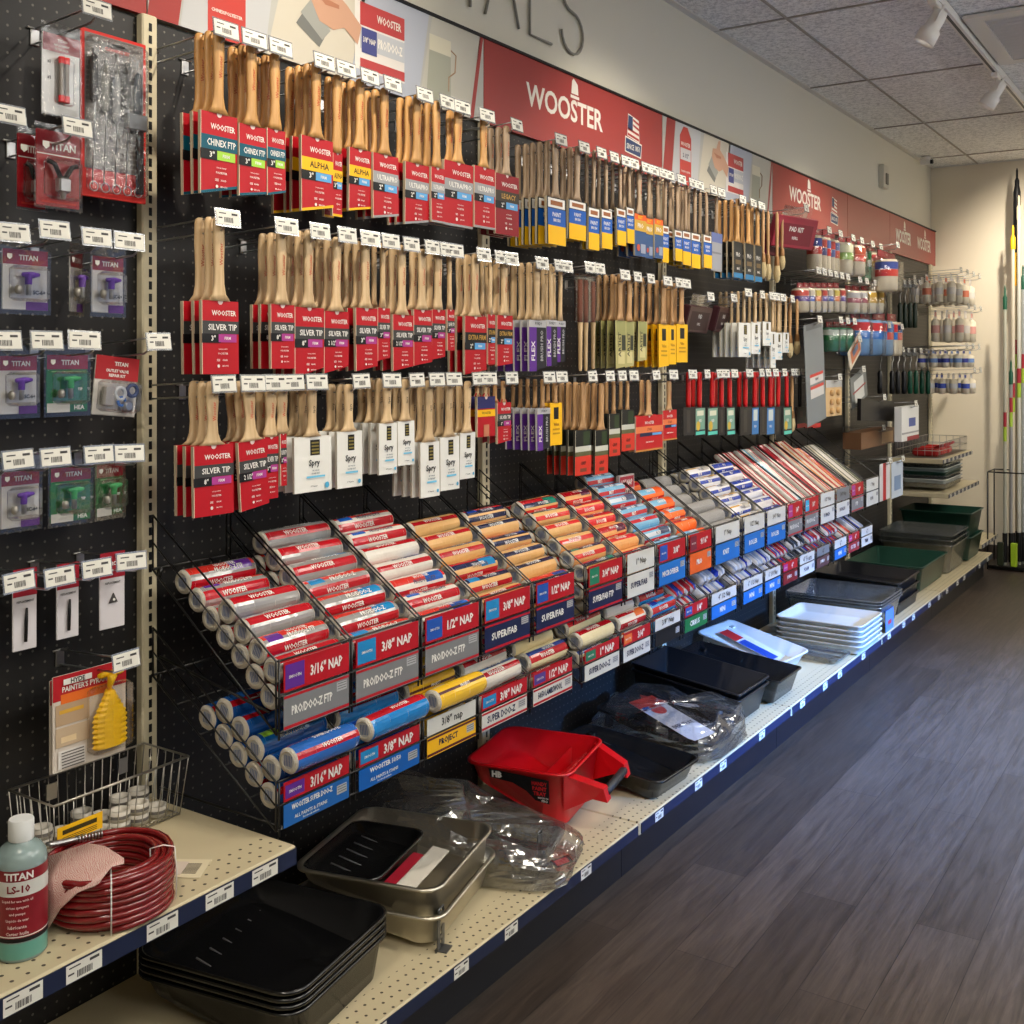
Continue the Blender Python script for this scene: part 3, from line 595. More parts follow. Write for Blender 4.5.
F1 = [(200, 237, 108, 190, 29, 3, 'teal', 'sash', .02), (236, 265, 120, 192, 43, 3, 'teal', 'sash', .012), (263, 284, 124, 191, 53, 3, 'teal', 'sash', .012), (300, 332, 133, 208, 62, 4, 'alpha', 'sash', .018), (332, 342, 148, 211, 75, 2, 'alpha', 'sash', .0),
      (349, 371, 144, 207, 79, 3, 'alpha', 'sash', .012), (371, 397, 150, 215, 88, 3, 'ultra', 'sash', .014), (405, 429, 159, 221, 95, 3, 'ultra', 'sash', .014), (428, 443, 163, 218, 101, 3, 'ultra', 'sash', .0), (442, 473, 158, 222, 109, 2, 'ultra', 'flat', 0), (472, 494, 163, 224, 116, 1, 'ultra', 'sash', 0),
      (494, 518, 171, 231, 126, 3, 'maroon', 'sash', 0), (545, 565, 194, 241, 140, 6, 'royal', 'sash', 0), (568, 587, 197, 236, 146, 4, 'royal', 'sash', 0), (588, 600, 204, 246, 150, 2, 'royal', 'thin', 0), (600, 612, 206, 245, 157, 2, 'royal', 'thin', 0), (615, 625, 205, 242, 157, 2, 'royal', 'thin', 0), (625, 633, 204, 240, 158, 1, 'royal', 'thin', 0),
      (633, 645, 211, 253, 165, 3, 'orblue', 'sash', 0), (645, 653, 215, 255, 169, 1, 'orblue', 'thin', 0), (653, 662, 216, 255, 171, 2, 'orblue', 'thin', 0), (661, 669, 222, 259, 176, 2, 'royal', 'thin', 0), (673, 681, 227, 258, 181, 3, 'royal', 'thin', 0), (681, 690, 228, 262, 184, 3, 'royal', 'thin', 0), (690, 700, 230, 265, 186, 3, 'royal', 'thin', 0),
      (702, 711, 232, 265, 192, 2, 'royal', 'thin', 0), (711, 722, 230, 268, 196, 1, 'steel', 'thin', 0), (733, 742, 239, 275, 199, 4, 'black', 'sash', 0), (744, 752, 241, 277, 203, 3, 'black', 'sash', 0), (754, 761, 243, 279, 206, 2, 'black', 'sash', 0)]
F2 = [(200, 237, 295, 368, 216, 3, 'silver', 'sash', 0), (269, 293, 299, 363, 232, 3, 'silver8', 'sash', 0), (292, 323, 302, 372, 230, 3, 'silver8', 'sash', .022), (324, 349, 306, 368, 237, 4, 'silver2', 'sash', .016), (354, 376, 303, 366, 240, 4, 'silver', 'sash', .012), (376, 389, 303, 356, 243, 2, 'silver', 'thin', .008),
      (391, 412, 310, 366, 245, 3, 'silver2', 'sash', .012), (412, 431, 305, 361, 249, 2, 'silver', 'sash', .01), (431, 445, 305, 355, 250, 3, 'silver', 'sash', .008), (445, 453, 305, 346, 250, 1, 'silver', 'thin', 0), (464, 486, 312, 370, 254, 3, 'gold', 'flat', .012), (485, 494, 310, 360, 257, 2, 'gold', 'thin', 0), (496, 512, 311, 362, 259, 3, 'gold', 'sash', .008),
      (528, 545, 316, 367, 262, 5, 'purple', 'sash', .01), (545, 556, 316, 362, 264, 2, 'purple', 'thin', 0), (556, 565, 317, 358, 266, 3, 'purple', 'thin', 0), (614, 625, 317, 365, 274, 4, 'cream', 'sash', .008), (625, 634, 318, 364, 276, 3, 'cream', 'sash', .006), (638, 647, 318, 358, 278, 3, 'cream', 'thin', .006),
      (658, 668, 321, 364, 280, 5, 'yellow', 'sash', .006), (668, 675, 322, 361, 281, 2, 'yellow', 'thin', 0), (676, 687, 321, 359, 283, 3, 'yellow', 'sash', 0), (738, 750, 320, 354, 291, 5, 'spry', 'thin', 0), (751, 760, 320, 351, 292, 3, 'spry', 'thin', 0), (762, 770, 319, 343, 293, 3, 'spry', 'thin', 0), (769, 775, 329, 365, 293, 5, 'spry', 'thin', 0), (775, 782, 330, 357, 295, 3, 'spry', 'thin', 0), (783, 789, 330, 350, 296, 3, 'spry', 'thin', 0)]
F3 = [(192, 232, 439, 509, 381, 3, 'silver8', 'flat', 0), (234, 263, 435, 504, 381, 3, 'silver2', 'flat', .006, None, .06), (262, 278, 431, 493, 385, 2, 'silver', 'flat', 0), (277, 285, 428, 480, 385, 1, 'silver', 'flat', 0), (293, 330, 431, 486, 384, 3, 'spry', 'sash', 0), (336, 361, 426, 482, 384, 3, 'spry', 'sash', 0), (378, 396, 418, 469, 378, 4, 'spry', 'sash', 0), (396, 413, 416, 460, 379, 2, 'spry', 'sash', 0),
      (419, 438, 437, 492, 380, 4, 'spry', 'sash', 0), (439, 458, 432, 485, 380, 3, 'spry', 'sash', 0), (460, 475, 428, 474, 381, 3, 'spry', 'sash', 0), (476, 494, 392, 432, 380, 2, 'combo', 'thin', 0), (496, 510, 398, 439, 381, 3, 'silver', 'thin', .008), (536, 549, 404, 446, 379, 5, 'purple', 'thin', .006), (549, 561, 399, 441, 379, 2, 'yellow', 'thin', 0),
      (575, 591, 426, 471, 382, 5, 'green', 'sash', .004), (595, 608, 426, 470, 383, 4, 'green', 'sash', .004), (608, 619, 410, 452, 381, 2, 'green', 'thin', 0), (621, 634, 406, 447, 381, 3, 'green', 'thin', .0), (635, 662, 412, 447, 380, 2, 'stain', 'flat', 0), (656, 676, 407, 437, 381, 1, 'stain', 'sash', 0)]
for i, f in enumerate(F1):
    hm = W_HON if i < 11 else (W_GREY if i < 27 else W_HON)
    facing(1, i, *f[:9], hm=hm)
for i, f in enumerate(F2): facing(2, i, *f[:9], hm=W_PALE if i < 16 or i > 21 else W_TAN)
for i, f in enumerate(F3): facing(3, i, *f[:9], hm=W_PALE if i < 12 else (W_TAN if i != 15 else W_TAN), tilt=(f[10] if len(f) > 10 else 0))
REDH = mat((196, 18, 18), .3, coat=.3); BLKH = mat((22, 22, 24), .35)
for i, (x, s) in enumerate([(688, 'tooldark'), (699, 'tool'), (712, 'tool'), (719, 'tooldark'), (728, 'tool'), (745, 'tooldark'), (753, 'toolblue'), (760, 'tooldark'), (769, 'toolblue'), (776, 'tooldark'), (785, 'tool')]):
    facing(3, 21+i, x-5, x+6, 404, 432, 372, 2 if i % 2 else 1, s, 'grip', 0, hm=REDH, cat='scraper', noun='paint scraper')
for i, x in enumerate([800, 808, 816]): facing(3, 32+i, x-4, x+4, 404, 425, 374, 1, 'darkred', 'grip', 0, hm=BLKH, cat='scraper', noun='wire scraper')
# round brushes, reversed artist brushes, foam pads, odd hanging goods
def round_brush(x, yt, yb, X, lab, row, flip=False):
    Y, zt = onX(x, yt, X); _, zb = onX(x, yb, X); L = zt-zb
    t = thing('round_brush', lab, 'paintbrush', (X, Y, zt), group='round wooden brushes', rot=(0, 0, 0))
    b = MB(); b.lathe([(.003, 0), (.007, -.01), (.008, -L*.3), (.006, -L*.6), (.009, -L*.66)], W_TAN, n=10); b.obj('handle', t)
    b = MB(); b.lathe([(.0095, -L*.63), (.012, -L*.7), (.012, -L*.76)], mat((150, 110, 70), .3, .6), n=12); b.obj('ferrule', t)
    b = MB(); b.lathe([(.0118, -L*.755), (.016, -L*.86), (.012, -L*.96), (.003, -L)], mat((206, 186, 140), .9, bump=1, bscale=300), n=12); b.obj('bristles', t)
for i, (x, yt, yb) in enumerate([(790, 297, 358), (797, 299, 355)]): round_brush(x, yt, yb, XF, 'round natural-bristle brush at the right end of the second row, %s one' % ('left' if i == 0 else 'right'), 2)
hook(onX(792, 375, XF)[0], ROWH[3]-.02, .235, 'peg hook with tag above the round brush right of the red scrapers', 'peg hooks with price tags in the third row')
round_brush(792, 375, 432, XF, 'round wooden brush hanging right of the red-handled scrapers', 3)
for i, (x, yb) in enumerate([(763, 279), (768, 281), (777, 283), (782, 270)]): round_brush(x, 210+i, yb, XF-.03*(i % 2), 'bare wooden brush in the top row, %s right of the black sleeves' % ORD[i], 1)
for i, (x, yt, yb, w) in enumerate([(583, 274, 371, 11), (593, 276, 369, 7)]):
    Y, wd, zt, zb, zh = px_size(x-w/2, x+w/2, yt, yb, yt, XF); L = zt-zb
    t = thing('detail_brush', 'slim detail brush in clear wrap with handle down, %s of the pair' % ('wider' if i == 0 else 'narrower'), 'paintbrush', (XF, Y, zt), group='wrapped detail brushes')
    for sgn in ((-1, 1) if i == 0 else (0,)):
        o = .25*wd*sgn
        b = MB(); b.lathe([(.004, -L), (.006, -L*.97), (.007, -L*.6), (.009, -L*.5)], W_PALE, n=8, M=T(0, o, 0)); b.obj('handle', t)
        b = MB(); b.loft([[(.006*math.sin(a), o+ww*math.cos(a), z) for a in [2*PI*k/8 for k in range(8)]] for z, ww in ((-L*.5, .009), (-L*.4, .011), (-L*.2, .012), (-L*.06, .010))], mat((120, 60, 40), .8)); b.obj('bristles', t)
    b = MB(); b.box(-.012, .012, -wd*.55, wd*.55, -L*.5, .0, BLIS, b=.004); b.obj('wrap', t)
    hook(Y, ROWH[2]-.012, .235, 'peg hook with tag over the %s wrapped detail brush' % ('wider' if i == 0 else 'narrower'), 'peg hooks with price tags in the second row')
def pad_pack(x0, y0, x1, y1, X, col, lab, rz, txt, grp):
    Y, wd, zt, zb, _ = px_size(x0, x1, y0, y1, y0, X); h = zt-zb; d = .03
    t = thing('pad_pack', lab, 'paint pad', (X, Y, zt), group=grp, rot=(0, .25, rz))
    b = MB(); b.box(-d, 0, -wd/2, wd/2, -h, -.015, cm(col, .3), b=.004); b.decal(-wd*.4, wd*.4, -h*.9, -h*.3, .0006, cm(tuple(int(c*.8) for c in col))); b.text(txt, 0, -h*.45, .001, h*.14, cm(WHT), wmax=wd*.7)
    b.text('REFILL', 0, -h*.7, .001, h*.08, cm(WHT), wmax=wd*.5); b.obj('box', t)
    b = MB(); b.box(-d*.8, -.002, -wd*.3, wd*.3, -.016, .03, BLIS, b=.002); b.obj('hang_strip', t); hook(Y, zt+.012, round(X+.03, 2), 'peg hook with tag above the %s' % lab.split(' hanging')[0].split(' beside')[0], 'hooks holding pad boxes')
pad_pack(689, 303, 718, 334, .18, (62, 34, 38), 'larger dark maroon foam pad box hanging in the second row', .1, 'PAD', 'maroon pad boxes')
pad_pack(718, 304, 736, 333, .16, (62, 34, 38), 'smaller dark maroon foam pad box beside the larger one', .15, 'PAD', 'maroon pad boxes')
pad_pack(788, 214, 812, 249, .22, (150, 50, 66), 'pinkish red pad refill box hanging by the top row tags', -.25, 'PAD KIT', 'maroon pad boxes')
pad_pack(774, 222, 784, 256, .14, (130, 40, 60), 'narrow dark red carton hanging behind the pinkish pad box', 0, 'KIT', 'maroon pad boxes')
# hanging packs of roller covers and other goods farther down the run
FUZZ = mat((224, 214, 190), .95, bump=.8, bscale=400)
def tube_pack(x0, y0, x1, y1, X, n, cols, lab, grp, head=(150, 40, 50), fuzz=None, tagrow=None, name='roller_cover_pack', cat='roller cover pack', r=None):
    Y, wd, zt, zb, _ = px_size(x0, x1, y0, y1, y0, X); h = zt-zb
    t = thing(name, lab, cat, (X, Y, zt), group=grp); rr = r or wd/n/2*.95
    for k in range(n):
        yy = -wd/2+wd*(k+.5)/n
        b = MB(); fz = fuzz or FUZZ
        b.lathe([(rr*.5, -h*.995), (rr*.92, -h*.98), (rr, -h*.93), (rr, -h*.25), (rr*.9, -h*.2), (rr*.4, -h*.19)], fz, n=12, M=T(0, yy, 0))
        c = cols[k % len(cols)]
        b.lathe([(rr*1.03, -h*.62), (rr*1.03, -h*.45)], cm(c), n=12, M=T(0, yy, 0), cap=False); b.lathe([(rr*1.035, -h*.44), (rr*1.035, -h*.26)], cm(cols[(k+1) % len(cols)]), n=12, M=T(0, yy, 0), cap=False)
        b.obj('roller_cover', t)
    b = MB(); b.box(-.002, .002, -wd*.45, wd*.45, -h*.16, .0, cm(head), b=.0008); b.text('PRO', 0, -h*.08, .0025, h*.06, cm(WHT), wmax=wd*.6); b.obj('header_card', t)
    b = MB(); b.loft([[((rr*1.25)*math.cos(a)*s, (wd*.53)*math.sin(a)*s2, z) for a in [2*PI*k/12 for k in range(12)]] for z, s, s2 in ((-h, .8, .9), (-h*.96, 1, 1), (-h*.25, 1, 1), (-h*.15, .25, .95), (-h*.02, .12, .9))], CLEAR); b.obj('bag', t)
    if tagrow is not None: hook(Y, tagrow, round(X+.06, 2), 'hook over the %s' % lab, 'peg hooks among the far roller packs')
    return t
Z1b = 1.84
for i, a in enumerate([(812, 228, 822, 272, 2, [(190, 60, 50), (60, 70, 140)], 'left'), (822, 231, 835, 274, 3, [(200, 60, 50), (90, 110, 170)], 'middle'), (838, 235, 845, 276, 1, [(150, 190, 90), (230, 230, 200)], 'green-labelled'), (846, 239, 855, 277, 1, [(200, 80, 60), (190, 90, 60)], 'orange-labelled')]):
    tube_pack(a[0], a[1], a[2], a[3], .2, a[4], a[5], 'white roller cover pack under the top tags, %s one' % a[6], 'white roller packs in the top far row', tagrow=2.045)
tube_pack(857, 243, 866, 281, .2, 2, [GRN, (230, 230, 220)], 'green-labelled roller pack beside the orange one', 'white roller packs in the top far row', tagrow=2.045, fuzz=mat((120, 160, 130), .9))
tube_pack(866, 247, 874, 281, .2, 1, [(206, 170, 90), (200, 60, 60)], 'tan sleeve roller pack with red label near the big white roll', 'white roller packs in the top far row', tagrow=2.045)
tube_pack(877, 252, 896, 292, .3, 1, [(206, 50, 40), (60, 80, 160)], 'largest white roller cover in clear bag beside the last sign', 'white roller packs in the top far row', tagrow=2.045, r=.06)
for i, x in enumerate(range(800, 842, 6)): tube_pack(x-3, 283, x+3, 313, .2, 1, [[(90, 60, 140), (200, 80, 70)], [(70, 90, 170), (214, 206, 190)], [(214, 120, 60), (220, 200, 100)]][i % 3], 'small mini-roller pack in the middle far row, %s from left' % ORD[i], 'mini roller packs in the middle far row', tagrow=(Z1b if i > 0 else None))
for i, x in enumerate((848, 855, 864, 871)): tube_pack(x-3, 286, x+4, 314, .2, 1, [[(150, 60, 80), (190, 190, 190)], [(200, 160, 60), (220, 180, 70)]][i > 1], ['grey-pink', 'darker pink', 'yellow', 'orange-yellow'][i]+' mini-roller pack right of the coloured group', 'mini roller packs in the middle far row', tagrow=Z1b)
BLUF = mat((120, 160, 200), .95, bump=.8, bscale=400)
for i, (a, c) in enumerate([(850, 859), (860, 870), (872, 885), (887, 896)]): tube_pack(a, 311+i*1, c, 356, .2, 1 if i < 2 else 2, [(40, 110, 190), (200, 44, 50)], ['leftmost plain', 'second plain', 'red and blue labelled', 'white-footed rightmost'][i]+' blue fluffy roller pack near the far end', 'blue roller packs', fuzz=BLUF if i < 3 else FUZZ, tagrow=1.62)
GRF = mat((60, 120, 90), .9, bump=.5, bscale=300)
for i, (a, c) in enumerate([(826, 832), (833, 839), (840, 846)]): tube_pack(a, 322, c, 352, .2, 1, [GRN, (190, 200, 190)], 'small green roller pack in front of the dark board, %s from left' % ORD[i], 'green roller packs', fuzz=GRF, tagrow=1.62)
def card_pack(x0, y0, x1, y1, X, base, ops, lab, cat, name, rot=(0, 0, 0), th=.004, grp=None, hk=False):
    Y, wd, zt, zb, _ = px_size(x0, x1, y0, y1, y0, X); h = zt-zb
    t = thing(name, lab, cat, (X, Y, zt), group=grp, rot=rot)
    b = MB(); b.box(-th, 0, -wd/2, wd/2, -h, 0, cm(base), b=min(.0012, th*.3)); e = .0004
    for op in ops:
        if op[0] == 'b': b.decal(-wd/2+wd*op[3], -wd/2+wd*op[4], -h*op[2], -h*op[1], e, cm(op[5]))
        elif op[0] == 't': b.text(op[1], -wd/2+wd*op[2], -h*op[3], e, h*op[4], cm(op[5]), bold=.03, wmax=wd*op[6], res=2)
        elif op[0] == 'h': b.box(-.0001, e, -.009, .009, -.012, -.008, cm(BLK))
        e += .0003
    b.obj('card', t)
    if hk: hook(Y, zt+.004, round(X+.03, 2), 'tagged hook for the %s' % lab.split(' beside')[0].split(' hanging')[0].split(' tilted')[0], 'hooks holding carded packs')
    return t, wd, h
t, wd, h = card_pack(804, 323, 823, 424, .27, (120, 126, 128), [('b', 0, .06, .1, .9, (90, 94, 96)), ('b', .5, .6, .2, .9, (206, 200, 196)), ('b', .5, .53, .2, .9, (200, 60, 50)), ('b', .62, .74, .2, .9, (200, 196, 190)), ('b', .62, .65, .2, .9, (200, 60, 50)), ('t', 'PAINT', .55, .56, .025, BLK, .5)], 'long grey carded paint guard hanging tilted at the end of the third row', 'paint guard', 'paint_guard', rot=(.12, 0, 0), hk=True)
t, wd, h = card_pack(826, 380, 842, 416, .2, (214, 180, 130), [('b', 0, .2, 0, 1, (190, 190, 186))], 'tan sponge pack hanging beside the long grey guard', 'sponge pack', 'sponge_pack', hk=True)
for q in range(3):
    for s in (0, 1):
        b = MB(); b.lathe([(.014, 0), (.016, .004), (.016, .012), (.012, .016)], mat((206, 168, 116), .9), n=12, M=T(0, (s-.5)*wd*.4, -h*(.35+.25*q)) @ RY(PI/2)); b.obj('sponge', t)
t, wd, h = card_pack(850, 372, 866, 404, .2, (120, 124, 122), [('b', .2, .9, .2, .8, (206, 208, 204)), ('b', .5, .56, .1, .9, (150, 60, 60))], 'grey and white carded trim guard tilted beside the sponges', 'paint guard', 'paint_guard', rot=(.25, 0, 0), hk=True)
t, wd, h = card_pack(847, 342, 861, 362, .25, (206, 196, 176), [('b', .15, .85, .15, .85, (190, 110, 70)), ('b', .3, .6, .3, .7, (90, 110, 140))], 'small square card hanging crooked below the green packs', 'refill pack', 'refill_pack', rot=(.5, 0, 0), hk=True)
t, wd, h = card_pack(862, 400, 896, 421, .25, (20, 20, 22), [], 'wide black edging tool hanging on the far pegboard', 'edging tool', 'edging_tool', rot=(-.05, 0, 0), th=.02, hk=True)
t, wd, h = card_pack(862, 430, 895, 446, .2, (120, 84, 56), [('b', .2, .9, .6, .95, (206, 160, 110))], 'brown carton with pale label on the far display', 'carton', 'carton', th=.1, hk=True)
t, wd, h = card_pack(880, 463, 890, 500, .3, (214, 212, 214), [('b', 0, 1, .3, .6, (190, 30, 36))], 'white card pack with red tool beside the bin rack end', 'tool pack', 'tool_pack', hk=True)
t, wd, h = card_pack(892, 461, 903, 497, .3, (196, 210, 226), [('b', .4, .8, .2, .8, (120, 150, 190))], 'pale blue card pack at the end of the bin racks', 'tool pack', 'tool_pack', hk=True)
t, wd, h = card_pack(902, 406, 919, 440, .34, (222, 222, 218), [('b', .35, .6, .4, .8, (60, 80, 150)), ('b', .88, 1, .3, 1, (150, 30, 44)), ('b', .75, .8, 0, 1, (150, 150, 150))], 'large white and blue pack above the red basket item', 'tool pack', 'tool_pack', th=.04, hk=True)
# black-handled and green-handled tools on the last pegboard
def grip_tool(x, y0, y1, X, m, lab, grp, head='bar'):
    Y, zt = onX(x, y0, X); _, zb = onX(x, y1, X); L = zt-zb
    t = thing('paint_roller', lab, 'paint roller', (X, Y, zt), group=grp)
    b = MB(); b.lathe([(.008, -L), (.016, -L*.98), (.017, -L*.7), (.014, -L*.45), (.016, -L*.2), (.008, -L*.1)], m, n=10); b.obj('grip', t)
    b = MB(); b.tube([(0, 0, -L*.12), (0, 0, .03), (0, .03, .05), (0, .03, .09), (0, -.04, .09)], .004, CHROME, n=6); b.lathe([(.012, 0), (.012, .07)], mat((170, 172, 172), .5, .4), n=10, M=T(0, -.045, .09) @ RX(-PI/2)); b.obj('cage', t); hook(Y, zt+.1, round(X+.03, 2), 'hook above the %s' % lab, 'hooks over the paint rollers')
GRNH = mat((10, 74, 52), .3)
for i, x in enumerate(range(886, 934, 6)):
    m = BLKH if i < 4 else GRNH; X = .12+.03*(i % 3)
    grip_tool(x-6 if i == 0 else x, 368, 394, X, m, '%s-handled paint roller low on the last pegboard, %s from the left' % ('black' if i < 4 else 'green', ORD[i]), 'hanging paint rollers')
for i, x in enumerate(range(900, 918, 5)): grip_tool(x, 300, 328, .1+.02*i, mat((30, 46, 34), .4), 'dark paint roller high on the last pegboard, %s from the left' % ORD[i], 'dark paint rollers high up')
for r, (zt, hh, ys, nk, cols) in enumerate([(1.98, .17, (7.42, 7.62, 7.82, 8.02), 4, [(206, 200, 190), (196, 190, 182), (206, 120, 90)]), (1.76, .2, (7.66, 7.86, 8.06), 3, [(206, 150, 140), (214, 206, 196)]), (1.50, .11, (7.6, 7.8, 8.0), 4, [(110, 140, 190), (60, 70, 150)]), (1.34, .13, (7.85, 8.05), 4, [(60, 80, 170), (214, 214, 214)])]):
    nm = ['top', 'second', 'third', 'bottom'][r]
    for i, y in enumerate(ys):
        hook(y, zt+.02, .42, 'long chrome hook with price tag, %s tier of last pegboard, %s from left' % (nm, ORD[i]), 'long hooks on the last pegboard')
        for k in range(nk):
            X = .39-.075*k; c_ = cols[(i+k) % len(cols)]
            t = thing('small_roller_pack', 'small %s roller pack, last pegboard %s tier, %s hook, %s from front' % ('blue and white' if r > 1 else 'white', nm, ORD[i], ORD[k]), 'roller cover pack', (X, y, zt), group='small roller packs on the last pegboard')
            b = MB(); b.lathe([(.012, -hh), (.027, -hh*.97), (.028, -hh*.3), (.012, -hh*.22)], FUZZ, n=12, M=T(-.03, 0, 0)); b.lathe([(.029, -hh*.7), (.029, -hh*.45)], cm(c_), n=12, M=T(-.03, 0, 0), cap=False); b.obj('roller_cover', t)
            b = MB(); b.box(-.032, -.030, -.034, .034, -hh*.2, .012, cm((206, 200, 196))); b.decal(-.03, .03, -hh*.15, 0, -.0296, cm(c_)); b.obj('header_card', t)
# ================================================================ left pegboard goods
TRED = (140, 26, 38)
GLOSSCLR = BLIS
def blister(t, y0, y1, z0, z1, d, name='blister'):
    b = MB(); b.box(.0005, d, y0, y1, z0, z1, GLOSSCLR, b=.004); return b.obj(name, t)
def shield(b, y, z, s, x, c):
    b.add([(x, y-s, z+s), (x, y+s, z+s), (x, y+s, z-s*.3), (x, y, z-s*1.1), (x, y-s, z-s*.3)], [(0, 4, 3, 2, 1)], c)
def spray_tip(t, m, s, y, z):
    b = MB(); b.tube([(.012, y-.35*s, z), (.012, y+.15*s, z), (.012, y+.5*s, z+.03*s)], s*.12, m, n=8, rs=[s*.1, s*.16, s*.08]); b.lathe([(.16*s, -.45*s), (.17*s, .05*s)], m, n=10, M=T(.012, y-.05*s, z)); b.obj('tip', t)
    b = MB(); b.lathe([(.11*s, -.95*s), (.13*s, -.9*s), (.13*s, -.4*s)], CHROME, n=10, M=T(.012, y-.05*s, z)); b.lathe([(.1*s, -.9*s), (.17*s, -.8*s), (.17*s, -.6*s), (.1*s, -.5*s)], mat((170, 165, 155), .4, .6), n=10, M=T(.012, y-.55*s, z)); b.obj('nozzle', t)
def tip_pack(x0, y0, x1, y1, kind, lab, rz=0, X=.12):
    col = {'p': (206, 204, 202), 'g': (24, 112, 52)}[kind]; ac = {'p': (92, 46, 140), 'g': (206, 204, 196)}[kind]
    ops = [('b', 0, .25, 0, 1, TRED), ('t', 'TITAN', .56, .13, .09, WHT, .58)]
    ops += ([('b', .86, 1, .5, 1, (96, 50, 130)), ('t', 'SC-6+', .8, .7, .07, BLK, .3)] if kind == 'p' else [('b', .84, 1, 0, .55, (206, 204, 196)), ('t', 'HEA', .78, .92, .08, WHT, .34), ('t', 'TIP', .8, .6, .05, WHT, .2), ('b', .28, .3, .1, .9, (120, 170, 120))])
    t, w_, h = card_pack(x0, y0, x1, y1, X, col, ops, lab, 'spray tip pack', 'spray_tip_pack', grp='spray tip packs', rot=(0, 0, rz))
    b = MB(); shield(b, -w_*.36, -h*.125, h*.045, .002, cm(WHT)); b.obj('logo', t)
    spray_tip(t, cm((92, 46, 150) if kind == 'p' else (60, 150, 90), .35), h*.36, 0, -h*.42)
    b = MB(); b.box(.0008, .0014, -w_*.5-.006, w_*.5+.006, -h-.008, .018, BLIS, b=.0002); b.box(.0015, .024, -w_*.42, w_*.42, -h*.86, -h*.27, BLIS, b=.006); b.obj('blister', t)
    return t
TP = [(3, 250, 48, 310, 'p', 'purple spray tip pack, leftmost of the upper tip pack row', 0, .12), (66, 253, 87, 312, 'p', 'purple spray tip pack hanging turned sideways in the upper tip row', .5, .10), (92, 257, 124, 313, 'p', 'purple spray tip pack right of the turned one, upper row', .05, .12),
      (0, 356, 37, 414, 'p', 'purple spray tip pack left of the upper green pack', 0, .12), (47, 355, 88, 412, 'g', 'green spray tip pack between the purple pack and the filter pack', 0, .12),
      (1, 471, 40, 527, 'p', 'purple spray tip pack, lowest of the purple ones', .04, .12), (51, 467, 91, 521, 'g', 'wider green spray tip pack in the lower row', .0, .12), (95, 464, 125, 515, 'g', 'narrower green spray tip pack next to the upright, lower row', .15, .12)]
for a in TP: tip_pack(*a)
t, w_, h = card_pack(43, 36, 80, 116, .13, (206, 204, 200), [('b', 0, .22, 0, 1, TRED), ('t', 'TITAN', .52, .07, .035, WHT, .5), ('t', 'REPLACEMENT', .5, .13, .025, WHT, .8), ('t', 'FILTER PACK', .5, .18, .025, WHT, .7), ('b', .9, .97, .45, .9, (190, 188, 184)), ('t', 'x2', .15, .35, .04, BLK, .1), ('t', 'x2', .15, .55, .04, BLK, .1)], 'carded pack with two red-capped filter tubes near the top', 'filter pack', 'filter_pack')
b = MB()
for s in (-1, 1): b.lathe([(.0045, -h*.8), (.0045, -h*.34)], mat((120, 110, 100), .5, .3), n=10, M=T(.008, s*.0052, 0))
b.obj('filter', t); b = MB()
for s in (-1, 1):
    for z in (-h*.84, -h*.36): b.lathe([(.0055, z), (.0055, z+h*.08)], cm((214, 30, 34)), n=10, M=T(.008, s*.0052, 0))
b.obj('cap', t); b = MB(); b.box(.0008, .002, -w_*.5-.004, w_*.5+.004, -h-.004, .02, BLIS, b=.0004); b.box(.002, .018, -w_*.25, w_*.25, -h*.88, -h*.3, BLIS, b=.005); b.obj('blister', t)
# big tool-cleaning set on a red-bordered grey card
t, w_, h = card_pack(82, 36, 147, 200, .09, (206, 44, 36), [('b', .02, .83, .05, .95, (126, 122, 118))]+[('b', .03+.8*k/26, .034+.8*k/26, .05, .95, (150, 146, 142)) for k in range(26)]+[('b', .06, .075, .42, .62, BLK), ('t', 'CLEANING SET', .5, .1, .02, (206, 60, 50), .5)], 'large red-bordered card of long wire cleaning brushes and tools', 'cleaning set', 'cleaning_brush_set')
rr = random.Random(3)
for k in range(5):
    y = -w_*.36+w_*.17*k; b = MB()
    b.tube([(.008, y, -h*(.12+.05*(k % 2))), (.01, y+.003, -h*.45), (.008, y-.002, -h*.93)], .0014, CHROME, n=6)
    b.lathe([(.002, -h*.42), (.0075, -h*.4), (.0075, -h*.15), (.002, -h*.13)], mat([(60, 58, 58), (150, 148, 140), (170, 170, 170), (90, 88, 86), (50, 60, 70)][k], .9, bump=1, bscale=500), n=10, M=T(.01, y, -h*(.02+.05*(k % 3))))
    b.tube([(.01, y+.009*math.cos(a), -h*.94+.009*math.sin(a)) for a in [2*PI*q/12 for q in range(12)]], .0012, CHROME, n=5, closed=True); b.obj('wire_brush', t)
b = MB(); b.box(.004, .014, w_*.3, w_*.4, -h*.95, -h*.55, cm(BLK), b=.002); b.box(.004, .02, w_*.12, w_*.42, -h*.56, -h*.46, mat((120, 122, 124), .3, .7), b=.002); b.obj('brush_handle', t)
b = MB(); b.box(.001, .02, -w_*.46, w_*.46, -h*.97, -h*.04, BLIS2, b=.006); b.obj('blister', t)
